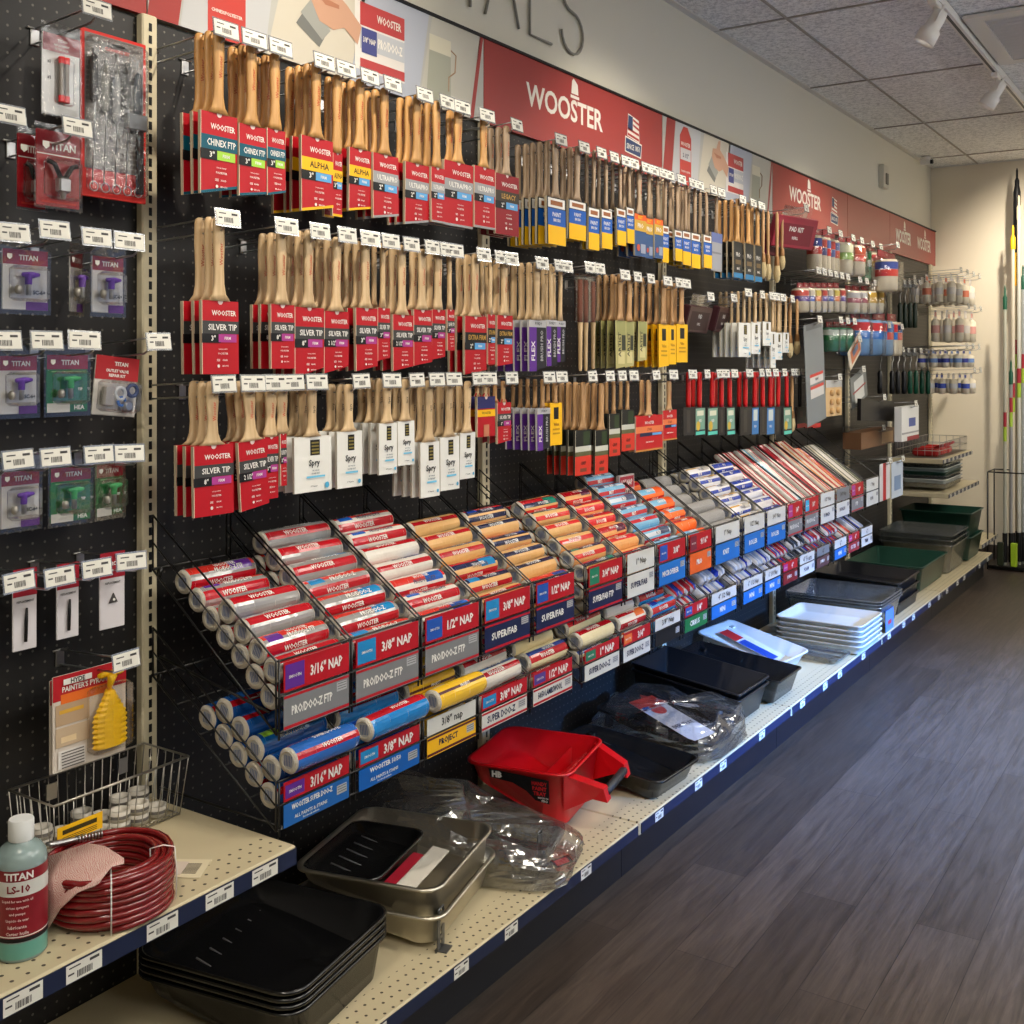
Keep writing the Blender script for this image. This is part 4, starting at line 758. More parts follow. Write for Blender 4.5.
for i, (a, c, d, e, X) in enumerate([(18, 135, 46, 208, .09), (37, 132, 80, 207, .13)]):
    t, w_, h = card_pack(a, c, d, e, X, (176, 24, 36), [('b', .0, .3, 0, 1, TRED), ('t', 'TITAN', .6, .2, .1, WHT, .6), ('b', .31, .325, 0, 1, WHT), ('b', .93, .96, .1, .9, (206, 60, 50))], ['red carded hose guard pack, partly behind its twin', 'front red carded hose guard pack with black yoke and metal stem'][i], 'guard pack', 'guard_pack', grp='red carded guard packs')
    b = MB(); shield(b, -w_*.3, -h*.2, h*.05, .002, cm(WHT)); b.obj('logo', t)
    b = MB(); b.tube([(.012, -w_*.34, -h*.42), (.014, -w_*.2, -h*.45), (.014, -w_*.06, -h*.62), (.014, w_*.06, -h*.62), (.014, w_*.2, -h*.47), (.012, w_*.34, -h*.44)], .0045, cm(BLK), n=8); b.obj('yoke', t)
    b = MB(); b.box(.006, .022, -w_*.14, w_*.14, -h*.82, -h*.62, CHROME, b=.003); b.lathe([(.004, -h*.9), (.006, -h*.82)], CHROME, M=T(.014, 0, 0), n=10); b.obj('stem', t)
    b = MB(); b.box(.0008, .0016, -w_*.56, w_*.56, -h*1.04, .012, BLIS, b=.0003); b.box(.002, .026, -w_*.42, w_*.42, -h*.92, -h*.36, BLIS, b=.008); b.obj('blister', t)
t, w_, h = card_pack(97, 357, 140, 416, .12, (200, 196, 190), [('b', 0, .4, 0, 1, (160, 36, 40)), ('t', 'TITAN', .58, .12, .07, WHT, .5), ('t', 'OUTLET VALVE', .5, .24, .05, WHT, .75), ('t', 'REPAIR KIT', .5, .32, .05, WHT, .6)], 'tilted red and grey pack with blue ring fittings over the upright', 'valve kit', 'valve_kit_pack', rot=(-.1, 0, 0))
b = MB(); b.shield = 0
for (y, z, r, m) in ((.0, -h*.62, .011, cm((206, 210, 214))), (w_*.28, -h*.55, .011, cm((60, 70, 110))), (w_*.05, -h*.75, .008, cm((60, 110, 190)))):
    b.tube([(.014, y+r*math.cos(a), z+r*math.sin(a)) for a in [2*PI*q/16 for q in range(16)]], r*.35, m, n=6, closed=True)
b.obj('ring', t); b = MB(); b.lathe([(.008, 0), (.012, .004), (.012, .012), (.008, .016)], CHROME, n=12, M=T(.004, w_*.2, -h*.82) @ RY(PI/2)); b.box(.004, .016, -w_*.36, -w_*.1, -h*.85, -h*.5, mat((170, 165, 160), .4, .3), b=.003); b.obj('fitting', t)
b = MB(); b.box(.001, .026, -w_*.46, w_*.46, -h*.94, -h*.4, BLIS2, b=.006); b.obj('blister', t)
for i, (a, c, d, e, cap, kd) in enumerate([(13, 577, 37, 650, 'leftmost narrow red-topped blade pack under the tip packs', 0), (57, 571, 79, 638, 'middle narrow red-topped pack with black pencil blade', 0), (100, 560, 125, 628, 'narrow red-topped pack with small dark triangle, rightmost', 1)]):
    for k in range(2):
        t, w_, h = card_pack(a, c, d, e, .11-.03*k, (204, 200, 204), [('b', -.12, .26, 0, 1, (150, 24, 40)), ('t', 'PRO', .5, .05, .06, WHT, .6), ('t', 'SCRAPER BLADE', .5, .15, .03, WHT, .8), ('t', 'REPLACEMENT', .5, .33, .03, (70, 70, 70), .8)], cap if k == 0 else cap.replace('pack', 'pack behind it', 1)+', rear', 'blade pack', 'blade_pack', grp='narrow red-topped packs')
        if kd == 0:
            b = MB(); b.tube([(.004, .001, -h*.42), (.004, 0, -h*.6), (.004, -.001, -h*.88)], .003, cm(BLK), n=8, rs=[.002, .0032, .0028]); b.obj('blade', t)
        else:
            b = MB(); b.prism([(-.009, -h*.62), (.009, -h*.62), (0, -h*.48)], .001, .004, mat((80, 76, 74), .4, .5)); b.lathe([(.0025, 0), (.0025, .001)], cm(WHT), n=8, M=T(.0042, 0, -h*.575) @ RY(PI/2)); b.obj('blade', t)
# yellow pyramid pack
t, w_, h = card_pack(54, 668, 127, 762, .12, (206, 196, 184), [('b', 0, .26, 0, 1, (176, 28, 38)), ('t', "PAINTER'S PYRAMIDS", .48, .15, .06, WHT, .72), ('b', .2, .3, .1, .8, (226, 110, 40)), ('b', .3, .52, .03, .48, (176, 150, 120)), ('b', .36, .4, .08, .4, (206, 160, 60)), ('b', .54, .74, .03, .48, (186, 164, 136)), ('b', .64, .7, .1, .3, (214, 190, 150)), ('b', .78, .97, .06, .42, (216, 212, 206))]+[('b', .8+.03*k, .812+.03*k, .1, .4, (90, 84, 80)) for k in range(6)]+[('b', .04, .1, .12, .5, WHT), ('t', 'HYDE', .31, .07, .05, BLK, .3)], 'red and cream card holding yellow toothed plastic pyramids', 'pyramid pack', 'pyramid_pack')
YP = mat((240, 190, 10), .35)
b = MB(); yc = w_*.2
rings = []
for k in range(23):
    f = k/22; wv = w_*(.05+.20*min(1, f*2.2))*(1.0 if k % 2 else .86); rings.append([(.004+.011*(1+math.sin(a)), yc+wv*math.cos(a), -h*(.26+.6*f)) for a in [2*PI*q/12 for q in range(12)]])
rings.reverse(); b.loft(rings, YP, smooth=False); b.tube([(.012, yc, -h*.26), (.02, yc+.002, -h*.1)], .006, YP, n=6, rs=[.004, .009]); b.box(.002, .012, yc-.02, yc+.035, -h*.13, -h*.07, YP, b=.003); b.obj('pyramid', t)
b = MB(); b.box(.0012, .032, yc-w_*.28, yc+w_*.28, -h*.9, -h*.2, BLIS, b=.006); b.obj('blister', t)
t2, _, _ = card_pack(51, 672, 118, 764, .095, (196, 186, 174), [('b', 0, .26, 0, 1, (176, 28, 38))], 'second pyramid card peeking out behind the front one', 'pyramid pack', 'pyramid_pack')
# price-tag hooks of the left board
LH = {'top': [(97, 8)], 'upper': [(0, 112), (73, 126)], 'third': [(4, 231), (50, 229), (97, 237), (140, 242)], 'fourth': [(0, 340), (47, 340), (96, 340), (151, 341)], 'fifth': [(8, 460), (51, 457), (99, 454), (140, 452)], 'sixth': [(9, 583), (55, 577), (97, 568), (142, 559)], 'lowest': [(122, 661)]}
for rn, pts in LH.items():
    for i, (x, y) in enumerate(pts):
        Y, Z = onX(x, y, .19); 
        if abs(Y-1.483) < .028: Y = 1.483-.03
        hook(Y, Z-.012, .19, 'peg hook with price tag on the left board, %s row, %s' % (rn, ['leftmost', 'second', 'third', 'nearest the upright'][i] if len(pts) > 1 else 'only one'), 'peg hooks on the left pegboard', tilt=[-.12, .1, .05, 0][(i+len(rn)) % 4], sc=.95)
# ================================================================ left shelf and what stands on it
SZ = .526
t = thing('display_shelf', 'cream perforated shelf with navy price strip holding the red hose', 'shelf', (0, 0, 0))
b = MB(); b.box(.024, .44, .27, 1.481, SZ-.03, SZ, SHELFM, b=.003); b.obj('shelf_board', t)
b = MB(); b.box(.4402, .4425, .27, 1.479, SZ-.034, SZ-.004, NAVYM)
for yy in (.93, 1.03, 1.175, 1.295, 1.4): price_card(b, yy, SZ-.019, .4430, .062, .027)
b.obj('price_strip', t)
for y in (.3, 1.47):
    b = MB(); b.prism([(y-.001, 0), (y+.001, 0), (y+.001, 0), (y-.001, 0)], 0, 0, UPR) if False else None
    b.add([(.024, y, SZ-.13), (.024, y, SZ-.03), (.40, y, SZ-.03), (.40, y, SZ-.05), (.024, y+.004, SZ-.13), (.024, y+.004, SZ-.03), (.40, y+.004, SZ-.03), (.40, y+.004, SZ-.05)], [(0, 1, 2, 3), (7, 6, 5, 4), (0, 4, 5, 1), (1, 5, 6, 2), (2, 6, 7, 3), (3, 7, 4, 0)], UPR); b.obj('bracket', t)
# coiled red hose
HOSE = mat((120, 20, 22), .22, coat=.6)
hc = (.346, 1.146); t = thing('coiled_hose', 'coil of glossy dark red spray hose on the cream shelf', 'hose', (hc[0], hc[1], SZ))
pts = []; r0 = .0056
for L_ in range(3):
    rad = .098-L_*.0125
    seq = range(8) if L_ % 2 == 0 else range(7, -1, -1)
    for q in seq:
        for k in range(26):
            a = 2*PI*k/26; zz = q+(k/26 if L_ % 2 == 0 else -k/26)*(.95); wob = .0016*math.sin(a*2+q*1.3+L_)
            pts.append(((rad+wob)*math.cos(a-.6), (rad+wob)*math.sin(a-.6), r0+max(0, min(7.3, zz))*.0104+.001*math.sin(3*a+q)))
b = MB(); b.tube(pts, r0, HOSE, n=8); b.obj('hose', t)
def at_h(a, r, z): return (r*math.cos(a), r*math.sin(a), z)
b = MB(); e0 = Vector(at_h(math.radians(200), .05, .082)); e1 = e0+Vector((-.01, .0, 0))
p0 = Vector(onZ(46, 848, SZ+.09)).to_3d()-Vector((hc[0], hc[1], 0)); p1 = Vector(onZ(104, 835, SZ+.09)).to_3d()-Vector((hc[0], hc[1], 0)); p0.z = p1.z = .093
b.tube([p0, p0.lerp(p1, .12), p0.lerp(p1, .5), p0.lerp(p1, .55)], .005, CHROME, n=10, rs=[.006, .006, .0045, .0045]); 
for k in range(9):
    c_ = p0.lerp(p1, .5+.055*k); b.tube([c_, c_+(p1-p0).normalized()*.0025], .0062, CHROME, n=10)
b.obj('fitting', t)
b = MB()
for ang in (-35, 45):
    a = math.radians(ang); loop = [at_h(a, .066, -.0-(-.001)), at_h(a, .105, .001), at_h(a, .1065, .045), at_h(a, .103, .088), at_h(a, .085, .092), at_h(a, .064, .088)]
    b.tube(loop, .0012, cm(WHT), n=5, closed=True)
b.obj('tie', t)
# leaflet lying over the coil
def sheet(name, pts, m, lab, cat, grp=None, th=.0006, cols=None):
    """quad-strip paper: pts = rows of points"""
    b = MB(); n = len(pts[0]); vs = [p for r in pts for p in r]; fs = [(i*n+j, i*n+j+1, (i+1)*n+j+1, (i+1)*n+j) for i in range(len(pts)-1) for j in range(n-1)]
    b.add(vs, fs, m, smooth=True); o = b.obj(name)
    md = o.modifiers.new('thick', 'SOLIDIFY'); md.thickness = th; md.offset = 1
    return tag(o, lab, cat, grp)
PAPER = bpy.data.materials.new('printed_paper'); nt, N, L = nodes(PAPER); bb = N['Principled BSDF']; tc = N.new('ShaderNodeTexCoord'); sp = N.new('ShaderNodeSeparateXYZ'); L(tc.outputs['Object'], sp.inputs[0])
wv = N.new('ShaderNodeTexWave'); wv.inputs['Scale'].default_value = 150; wv.inputs['Distortion'].default_value = 9; wv.inputs['Detail'].default_value = 3; wv.bands_direction = 'DIAGONAL'
cr = N.new('ShaderNodeValToRGB'); cr.color_ramp.elements[0].position = .45; cr.color_ramp.elements[0].color = (*lin((196, 140, 132)), 1); cr.color_ramp.elements[1].position = .6; cr.color_ramp.elements[1].color = (*lin((216, 192, 180)), 1)
L(tc.outputs['Object'], wv.inputs['Vector']); L(wv.outputs['Fac'], cr.inputs[0]); L(cr.outputs[0], bb.inputs['Base Color'])
def W3(px, py, z): x, y = onZ(px, py, z); return (x, y, z)
A = [W3(41, 893, .545), W3(40, 866, .60), W3(44, 854, .632), W3(66, 844, .636)]
B_ = [W3(60, 884, .56), W3(64, 868, .61), W3(74, 853, .634), W3(88, 843, .636)]
C_ = [W3(66, 898, .556), W3(82, 880, .60), W3(104, 862, .628), W3(112, 852, .632)]
D_ = [W3(48, 930, .53), W3(68, 902, .575), W3(100, 876, .618), W3(127, 867, .622)]
leaf = [[W3(41, 932, .531), W3(43, 905, .57), W3(44, 884, .60), W3(42, 858, .630)], [W3(50, 928, .538), W3(56, 906, .575), W3(62, 876, .615), W3(66, 850, .636)], [W3(66, 905, .575), W3(78, 890, .598), W3(88, 866, .624), W3(88, 843, .637)], [W3(84, 886, .603), W3(102, 874, .616), W3(112, 862, .628), W3(105, 846, .636)], [W3(98, 880, .612), W3(112, 872, .62), W3(124, 866, .625), W3(124, 858, .63)]]
def outside(p):
    dx, dy = p[0]-hc[0], p[1]-hc[1]; d = math.hypot(dx, dy)
    if p[2] < .618 and d < .116: return (hc[0]+dx/d*.116, hc[1]+dy/d*.116, p[2])
    return (p[0], p[1], max(p[2], .629) if d < .116 else p[2])
leaf = [[outside(p) for p in r] for r in leaf]
sheet('paper_leaflet', leaf, PAPER, 'pink printed leaflet draped over the left side of the red hose coil', 'leaflet')
b = MB(); x, y = onZ(185, 868, SZ+.002)
M = T(x, y, SZ+.0006) @ RZ(.55) @ Matrix.Scale(1.25, 4); b.box(-.045, .03, -.028, .028, 0, .001, mat((214, 202, 170), .6), M)
for k in range(9): b.box(-.0+.0, .02, -.016+.0036*k, -.0145+.0036*k, .001, .0013, cm((60, 50, 50)), M)
b.box(-.03, .0, -.02, .02, .001, .0012, mat((206, 190, 176), .6), M)
tag(b.obj('hang_tag'), 'cream paper tag with barcode lying right of the red hose', 'tag')
# bottle
bx, by = .356, .982
t = thing('fluid_bottle', 'translucent teal bottle with dark red label at the shelf front', 'bottle', (bx, by, SZ), rz=math.radians(-38))
BOT = mat((164, 186, 184), .25, trans=.35, spec=.5); r = .037
b = MB(); b.lathe([(r*.9, 0), (r, .004), (r, .142), (r*.96, .152), (r*.75, .163), (.017, .17), (.016, .176)], BOT, n=32); b.obj('bottle_body', t)
b = MB(); b.lathe([(r*.985, .004), (r*1.001, .006), (r*1.001, .03)], mat((96, 160, 146), .3), n=32, cap=False); b.obj('liquid_band', t)
b = MB(); b.lathe([(.018, .172), (.0185, .174), (.0185, .200), (.017, .203)], cm((222, 224, 222)), n=24); b.obj('bottle_cap', t)
b = MB(); b.lathe([(r+.0006, .032), (r+.0006, .138)], mat((130, 22, 34), .35), n=32, cap=False); b.lathe([(r+.0009, .1), (r+.0009, .122)], mat((206, 206, 200), .4), n=32, cap=False); b.lathe([(r+.0009, .032), (r+.0009, .038)], cm(BLK), n=32, cap=False); b.lathe([(r+.001, .0395), (r+.001, .041)], cm(WHT), n=32, cap=False)
cyl = lambda rr: (lambda y, z: (rr*math.cos(y/rr), rr*math.sin(y/rr), z))
b.text('TITAN', .0, .13, 0, .011, cm(WHT), bold=.03, wmax=.05, res=2, fn=cyl(r+.0014)); b.text('LS-10', 0, .111, 0, .012, mat((130, 22, 34), .4), bold=.03, fn=cyl(r+.0014))
for k, s in enumerate(['Liquid for use with all', 'airless sprayers', 'and pumps', 'Liquido de usar', 'lubricante', 'Carter huile']): b.text(s, -.002, .093-.0095*k, 0, .005, cm((226, 200, 196)), wmax=.05, fn=cyl(r+.0012))
b.obj('bottle_label', t)
b = MB(); b.lathe([(.012, 0), (.016, .002), (.016, .02), (.012, .022)], cm((230, 230, 228)), n=16); x, y = onZ(2, 862, SZ)
# wire basket and tape rings
t = thing('wire_basket', 'small chrome wire basket against the pegboard behind the hose', 'basket', (0, 0, SZ+.001))
X0, X1, Y0, Y1, HB = .03, .165, 1.165, 1.462, .115
b = MB(); Wm = mat((170, 166, 156), .3, .9)
for z, r in ((.003, .0016), (HB, .0024)): 
    dx = 0 if z > .05 else .012
    b.tube([(X0, Y0+dx, z), (X1-dx, Y0+dx, z), (X1-dx, Y1-dx, z), (X0, Y1-dx, z)], r, Wm, n=6, closed=True)
b.obj('rim', t); b = MB()
n = 15
for k in range(n+1):
    y = Y0+(Y1-Y0)*k/n; yb = Y0+.012+(Y1-Y0-.024)*k/n
    b.tube([(X0, y, HB), (X0, yb, .002), (X1-.012, yb, .002), (X1, y, HB)], .0011, Wm, n=5)
for k in range(1, 6):
    x = X0+(X1-X0)*k/6; b.tube([(x, Y0, HB), (x, Y0+.012, .0035), (x, Y1-.012, .0035), (x, Y1, HB)], .0011, Wm, n=5)
b.obj('wires', t); 
b = MB(); b.box(X0-.001, X0+.002, 1.24, 1.262, .07, .1, Wm); b.box(X0-.001, X0+.002, 1.40, 1.42, .07, .1, Wm); b.obj('clip', t)
b = MB(); b.box(X1+.0025, X1+.0035, 1.17, 1.262, .045, .075, cm(YEL)); b.decal(1.18, 1.25, .060, .068, X1+.0038, cm((60, 50, 20)))
for k in range(3): b.decal(1.18, 1.25, .048+.003*k, .0492+.003*k, X1+.0038, cm(BLK))
b.obj('sign_card', t)
TAPE = mat((206, 200, 188), .3); k = 0
for i in range(6):
    for j in range(2):
        x = .062+.054*j; y = 1.208+.043*i
        for q in range([1, 2, 1, 2, 2, 1][i] if j else [2, 1, 2, 1, 2, 2][i]):
            b = MB(); rr_ = .0205; b.lathe([(rr_*.72, 0), (rr_, 0), (rr_, .019), (rr_*.72, .019), (rr_*.72, 0)], TAPE, n=22, cap=False); b.lathe([(rr_+.0002, .006), (rr_+.0002, .012)], cm((120, 116, 112)), n=22, cap=False)
            o = b.obj('tape_roll', None, (x, y, SZ+.0035+.0195*q)); tag(o, 'small white tape ring in the basket, %s column from left, %s, %s' % (ORD[i], 'front' if j else 'back', 'upper' if q else 'bottom'), 'tape', 'white tape rings in the wire basket')
# ================================================================ slanted roller bin racks
RX0, RX1 = .03, .385
UP = dict(zb=.994, zf=.72, tb=1.106, tf=.858); LO = dict(zb=.775, zf=.5375, tb=.874, tf=.63)
WB = WIREBLK
ybin = lambda px: onX(px, 500, RX1)[0]
def lerp(a, b, f): return a+(b-a)*f
def bin_rack(g, edges, cards, lab, first, grp):
    """edges: list of (y0,y1); one rack of several bins"""
    t = thing('wire_bin_rack', lab, 'bin rack', (0, 0, 0), group=grp); r = .0022
    ya, yb = edges[0][0], edges[-1][1]
    b = MB()
    for z0, z1 in ((g['zb'], g['zf']),):
        b.tube([(RX0, ya, g['zb']), (RX1, ya, g['zf'])], r, WB); b.tube([(RX0, yb, g['zb']), (RX1, yb, g['zf'])], r, WB)
    b.tube([(RX0-.004, ya, g['zb']), (RX0-.004, yb, g['zb'])], r*1.2, WB); b.tube([(RX1, ya, g['zf']), (RX1, yb, g['zf'])], r*1.2, WB)
    for k in range(1, 5): f = k/5; b.tube([(lerp(RX0, RX1, f), ya, lerp(g['zb'], g['zf'], f)), (lerp(RX0, RX1, f), yb, lerp(g['zb'], g['zf'], f))], r*.8, WB, n=5)
    n = max(2, int((yb-ya)/.05))
    for k in range(1, n): y = lerp(ya, yb, k/n); b.tube([(RX0, y, g['zb']+.002), (RX1, y, g['zf']+.002)], r*.7, WB, n=5)
    for y in (ya+.02, yb-.02): b.tube([(.026, y, g['zb']-.02), (RX0, y, g['zb'])], .004, WB); b.tube([(.027, y, g['zf']-.0+.0), (RX1, y, g['zf'])], .0028, WB) if g is LO else b.tube([(.027, y, g['zf']+.09), (RX1*.9, y, g['zf']+.03)], .0028, WB)
    b.obj('wire_floor', t)
    b = MB()
    for z in (g['zf']+.002, lerp(g['zf'], g['tf'], .5), g['tf']): b.tube([(RX1+.004, ya, z), (RX1+.004, yb, z)], r, WB)
    for y0, y1 in edges:
        for y in (y0+.004, y1-.004): b.tube([(RX1+.004, y, g['zf']-.012), (RX1+.004, y, g['tf']+.003)], r, WB)
    b.obj('front_fence', t)
    ys = [edges[0][0]]+[(edges[i][1]+edges[i+1][0])/2 for i in range(len(edges)-1)]+[edges[-1][1]]
    for i, y in enumerate(ys):
        for s in ((0,) if i in (0, len(ys)-1) else (-.006, .006)):
            b = MB(); y_ = y+s
            b.tube([(RX0, y_, g['zb']), (RX0, y_, g['tb']), (RX1, y_, g['tf']), (RX1, y_, g['zf'])], r, WB, closed=False)
            b.tube([(RX0, y_, lerp(g['zb'], g['tb'], .5)), (RX1, y_, lerp(g['zf'], g['tf'], .5))], r*.8, WB, n=5); b.obj('divider', t)
    for i, ((y0, y1), c) in enumerate(zip(edges, cards)):
        if c is None: continue
        b = MB(); w = y1-y0-.022; yc = (y0+y1)/2; x = RX1+.008; h = g['tf']-g['zf']; z1 = g['tf']-.004; zm = g['zf']+h*.53; z0 = g['zf']+h*.03
        top, ttxt, tc, bot, btxt, bc = c[:6]
        b.box(x, x+.0016, yc-w/2, yc+w/2, zm+.003, z1, cm(top)); b.box(x, x+.0016, yc-w/2, yc+w/2, z0, zm-.003, cm(bot))
        X = x+.0020
        if tc: b.decal(yc-w*.48, yc-w*.2, zm+.008, z1-.006, X, cm(tc)); b.text(ttxt, yc+w*.14, (zm+z1)/2, X+.0003, .022, cm(WHT), wmax=w*.5, bold=.03)
        else: b.text(ttxt, yc, (zm+z1)/2, X+.0003, .024, cm(BLK), wmax=w*.6, bold=.01)
        if tc: b.text('SMOOTH', yc-w*.34, (zm+z1)/2, X+.0004, .006, cm(WHT), wmax=w*.22)
        lite = sum(bot) > 420
        if bc: b.decal(yc-w/2, yc+w/2, z0+.002, z0+.008, X, cm(bc)); b.decal(yc-w/2, yc+w/2, zm-.009, zm-.004, X, cm(bc))
        b.text(btxt, yc-w*.08, (zm+z0)/2+(.011 if len(c) > 6 else 0), X+.0003, .011 if len(c) > 6 else .018, cm(NAVY if lite else WHT), wmax=w*.62, bold=.03)
        if len(c) > 6: b.text(c[6], yc-w*.1, z0+.014, X+.0003, .007, cm(WHT), wmax=w*.6); b.text('For smooth surfaces', yc-w*.1, z0+.006, X+.0003, .004, cm(WHT), wmax=w*.6)
        b.decal(yc+w*.3, yc+w*.46, zm-.03, zm-.012, X+.0002, cm((170, 172, 174)))
        for k in range(3): b.decal(yc+w*.31, yc+w*.45, zm-.016-.005*k, zm-.0145-.005*k, X+.0005, cm((90, 90, 92)))
        b.obj('label_card', t)
    return t
# wrapped roller covers
SILP = mat((168, 166, 164), .22, .35, bump=.5, bscale=45); CWH = mat((214, 208, 198), .3, bump=.5, bscale=45); TANP = mat((214, 166, 104), .35, bump=.5, bscale=45); BARC = mat((86, 104, 150), .4)
def pl(c): return mat(c, .24, bump=.45, bscale=45, coat=.3)
# each wrapper: base, [(angle range, colour)], end patch colour, word
WR = {'a': (SILP, [(-5, 38, RED), (72, 118, (206, 50, 40)), (150, 200, RED)], PUR, 'WOOSTER', 'PRO/DOO-Z FTP'), 'b': (SILP, [(-5, 38, RED), (78, 125, (206, 50, 40)), (150, 200, RED)], (20, 130, 190), 'WOOSTER', 'PRO/DOO-Z'),
      'c': (CWH, [(0, 38, RED), (76, 120, (206, 50, 40)), (150, 200, RED)], BLUE, 'WOOSTER', 'PRO/DOO-Z FTP'), 'd': (TANP, [(0, 34, RED), (62, 92, NAVY), (92, 128, RED)], (20, 130, 190), 'WOOSTER', 'SUPER/FAB'),
      'e': (TANP, [(0, 30, NAVY), (50, 78, NAVY), (78, 125, (206, 40, 40))], (30, 70, 160), 'WOOSTER', 'SUPER/FAB'), 'f': (TANP, [(5, 36, (206, 40, 40)), (58, 84, NAVY), (84, 124, RED)], (20, 120, 100), 'WOOSTER', 'SUPER/FAB'),
      'g': (mat((222, 158, 96), .35, bump=.5, bscale=45), [(0, 40, (206, 30, 40)), (66, 120, RED)], (90, 30, 60), 'WOOSTER', ''), 'h': (pl((120, 176, 210)), [(0, 34, (190, 44, 54)), (60, 80, (206, 214, 224)), (96, 130, RED)], (70, 80, 110), 'BEST', 'ROLLER'),
      'i': (pl((236, 110, 40)), [(60, 110, (120, 180, 214)), (0, 20, RED)], (230, 90, 30), 'ORANGE', ''), 'j': (mat((150, 148, 146), .9, bump=.9, bscale=200), [], None, '', ''), 'k': (pl((226, 226, 230)), [(10, 45, (30, 60, 160)), (80, 105, (206, 160, 70)), (140, 170, (30, 60, 160))], (180, 176, 170), 'TRUE', 'VALUE'),
      'l': (pl((222, 222, 226)), [(0, 35, (30, 60, 160)), (60, 95, (30, 60, 160)), (110, 135, (206, 160, 70))], (30, 60, 160), 'PRO', ''),
      'A': (pl((36, 96, 176)), [(84, 120, (160, 24, 44)), (-5, 28, RED)], None, 'WOOSTER', 'SUPER DOO-Z'), 'A2': (pl((16, 72, 140)), [(30, 60, (20, 100, 170))], (150, 200, 60), 'MICRO PLUSH', 'PRO'), 'B': (pl((20, 120, 190)), [(100, 150, RED), (0, 40, RED), (60, 90, (20, 70, 170))], None, 'WOOSTER', '50/50'),
      'C': (pl((232, 186, 40)), [(110, 150, (222, 214, 190)), (-10, 15, (90, 60, 60))], (222, 214, 196), 'PROJECT', 'ROLLER'), 'D': (CWH, [(10, 50, RED), (60, 95, (70, 110, 170))], (20, 130, 190), 'WOOSTER', 'SUPER DOO-Z'), 'E': (mat((222, 206, 160), .35, bump=.5, bscale=45), [(20, 55, RED), (60, 85, (50, 70, 140))], None, 'WOOSTER', '50/50'),
      'F': (mat((222, 210, 170), .35, bump=.5, bscale=45), [(20, 60, RED), (70, 95, (60, 80, 150))], (20, 120, 70), 'WOOSTER', '50/50'), 'G': (CWH, [(0, 40, RED), (90, 120, RED)], (226, 110, 50), 'WOOSTER', ''), 'H': (pl((40, 140, 200)), [(0, 45, RED), (70, 110, (190, 50, 60)), (140, 170, GRN)], (30, 60, 160), 'WOOSTER', 'CIRRUS')}
ROLLD = {'a': 'silver-red roller cover with purple tag', 'b': 'silver-red roller cover with cyan tag', 'c': 'white-red roller cover with blue tag', 'd': 'tan roller cover, red-navy wrap', 'e': 'tan roller cover, red-navy wrap', 'f': 'tan roller cover with green tag', 'g': 'orange-tan roller cover, red wrap', 'h': 'light blue and red roller cover', 'i': 'bright orange roller cover', 'j': 'grey shaggy roller cover', 'k': 'white-blue-gold roller cover', 'l': 'white and blue roller cover',
         'A': 'blue and red roller cover', 'A2': 'dark blue and lime roller cover', 'B': 'bright blue-red roller cover', 'C': 'yellow wrapped roller cover', 'D': 'pale roller cover, red-blue wrap', 'E': 'cream roller cover in red wrap', 'F': 'cream roller cover with green tag', 'G': 'white and red roller cover', 'H': 'blue-red-green roller cover'}
NAP = mat((216, 208, 190), .95, bump=.8, bscale=400); NAPG = mat((186, 182, 172), .9, bump=.8, bscale=300)
_RC = {}
ENDF = mat((206, 202, 194), .3, bump=.5, bscale=60)
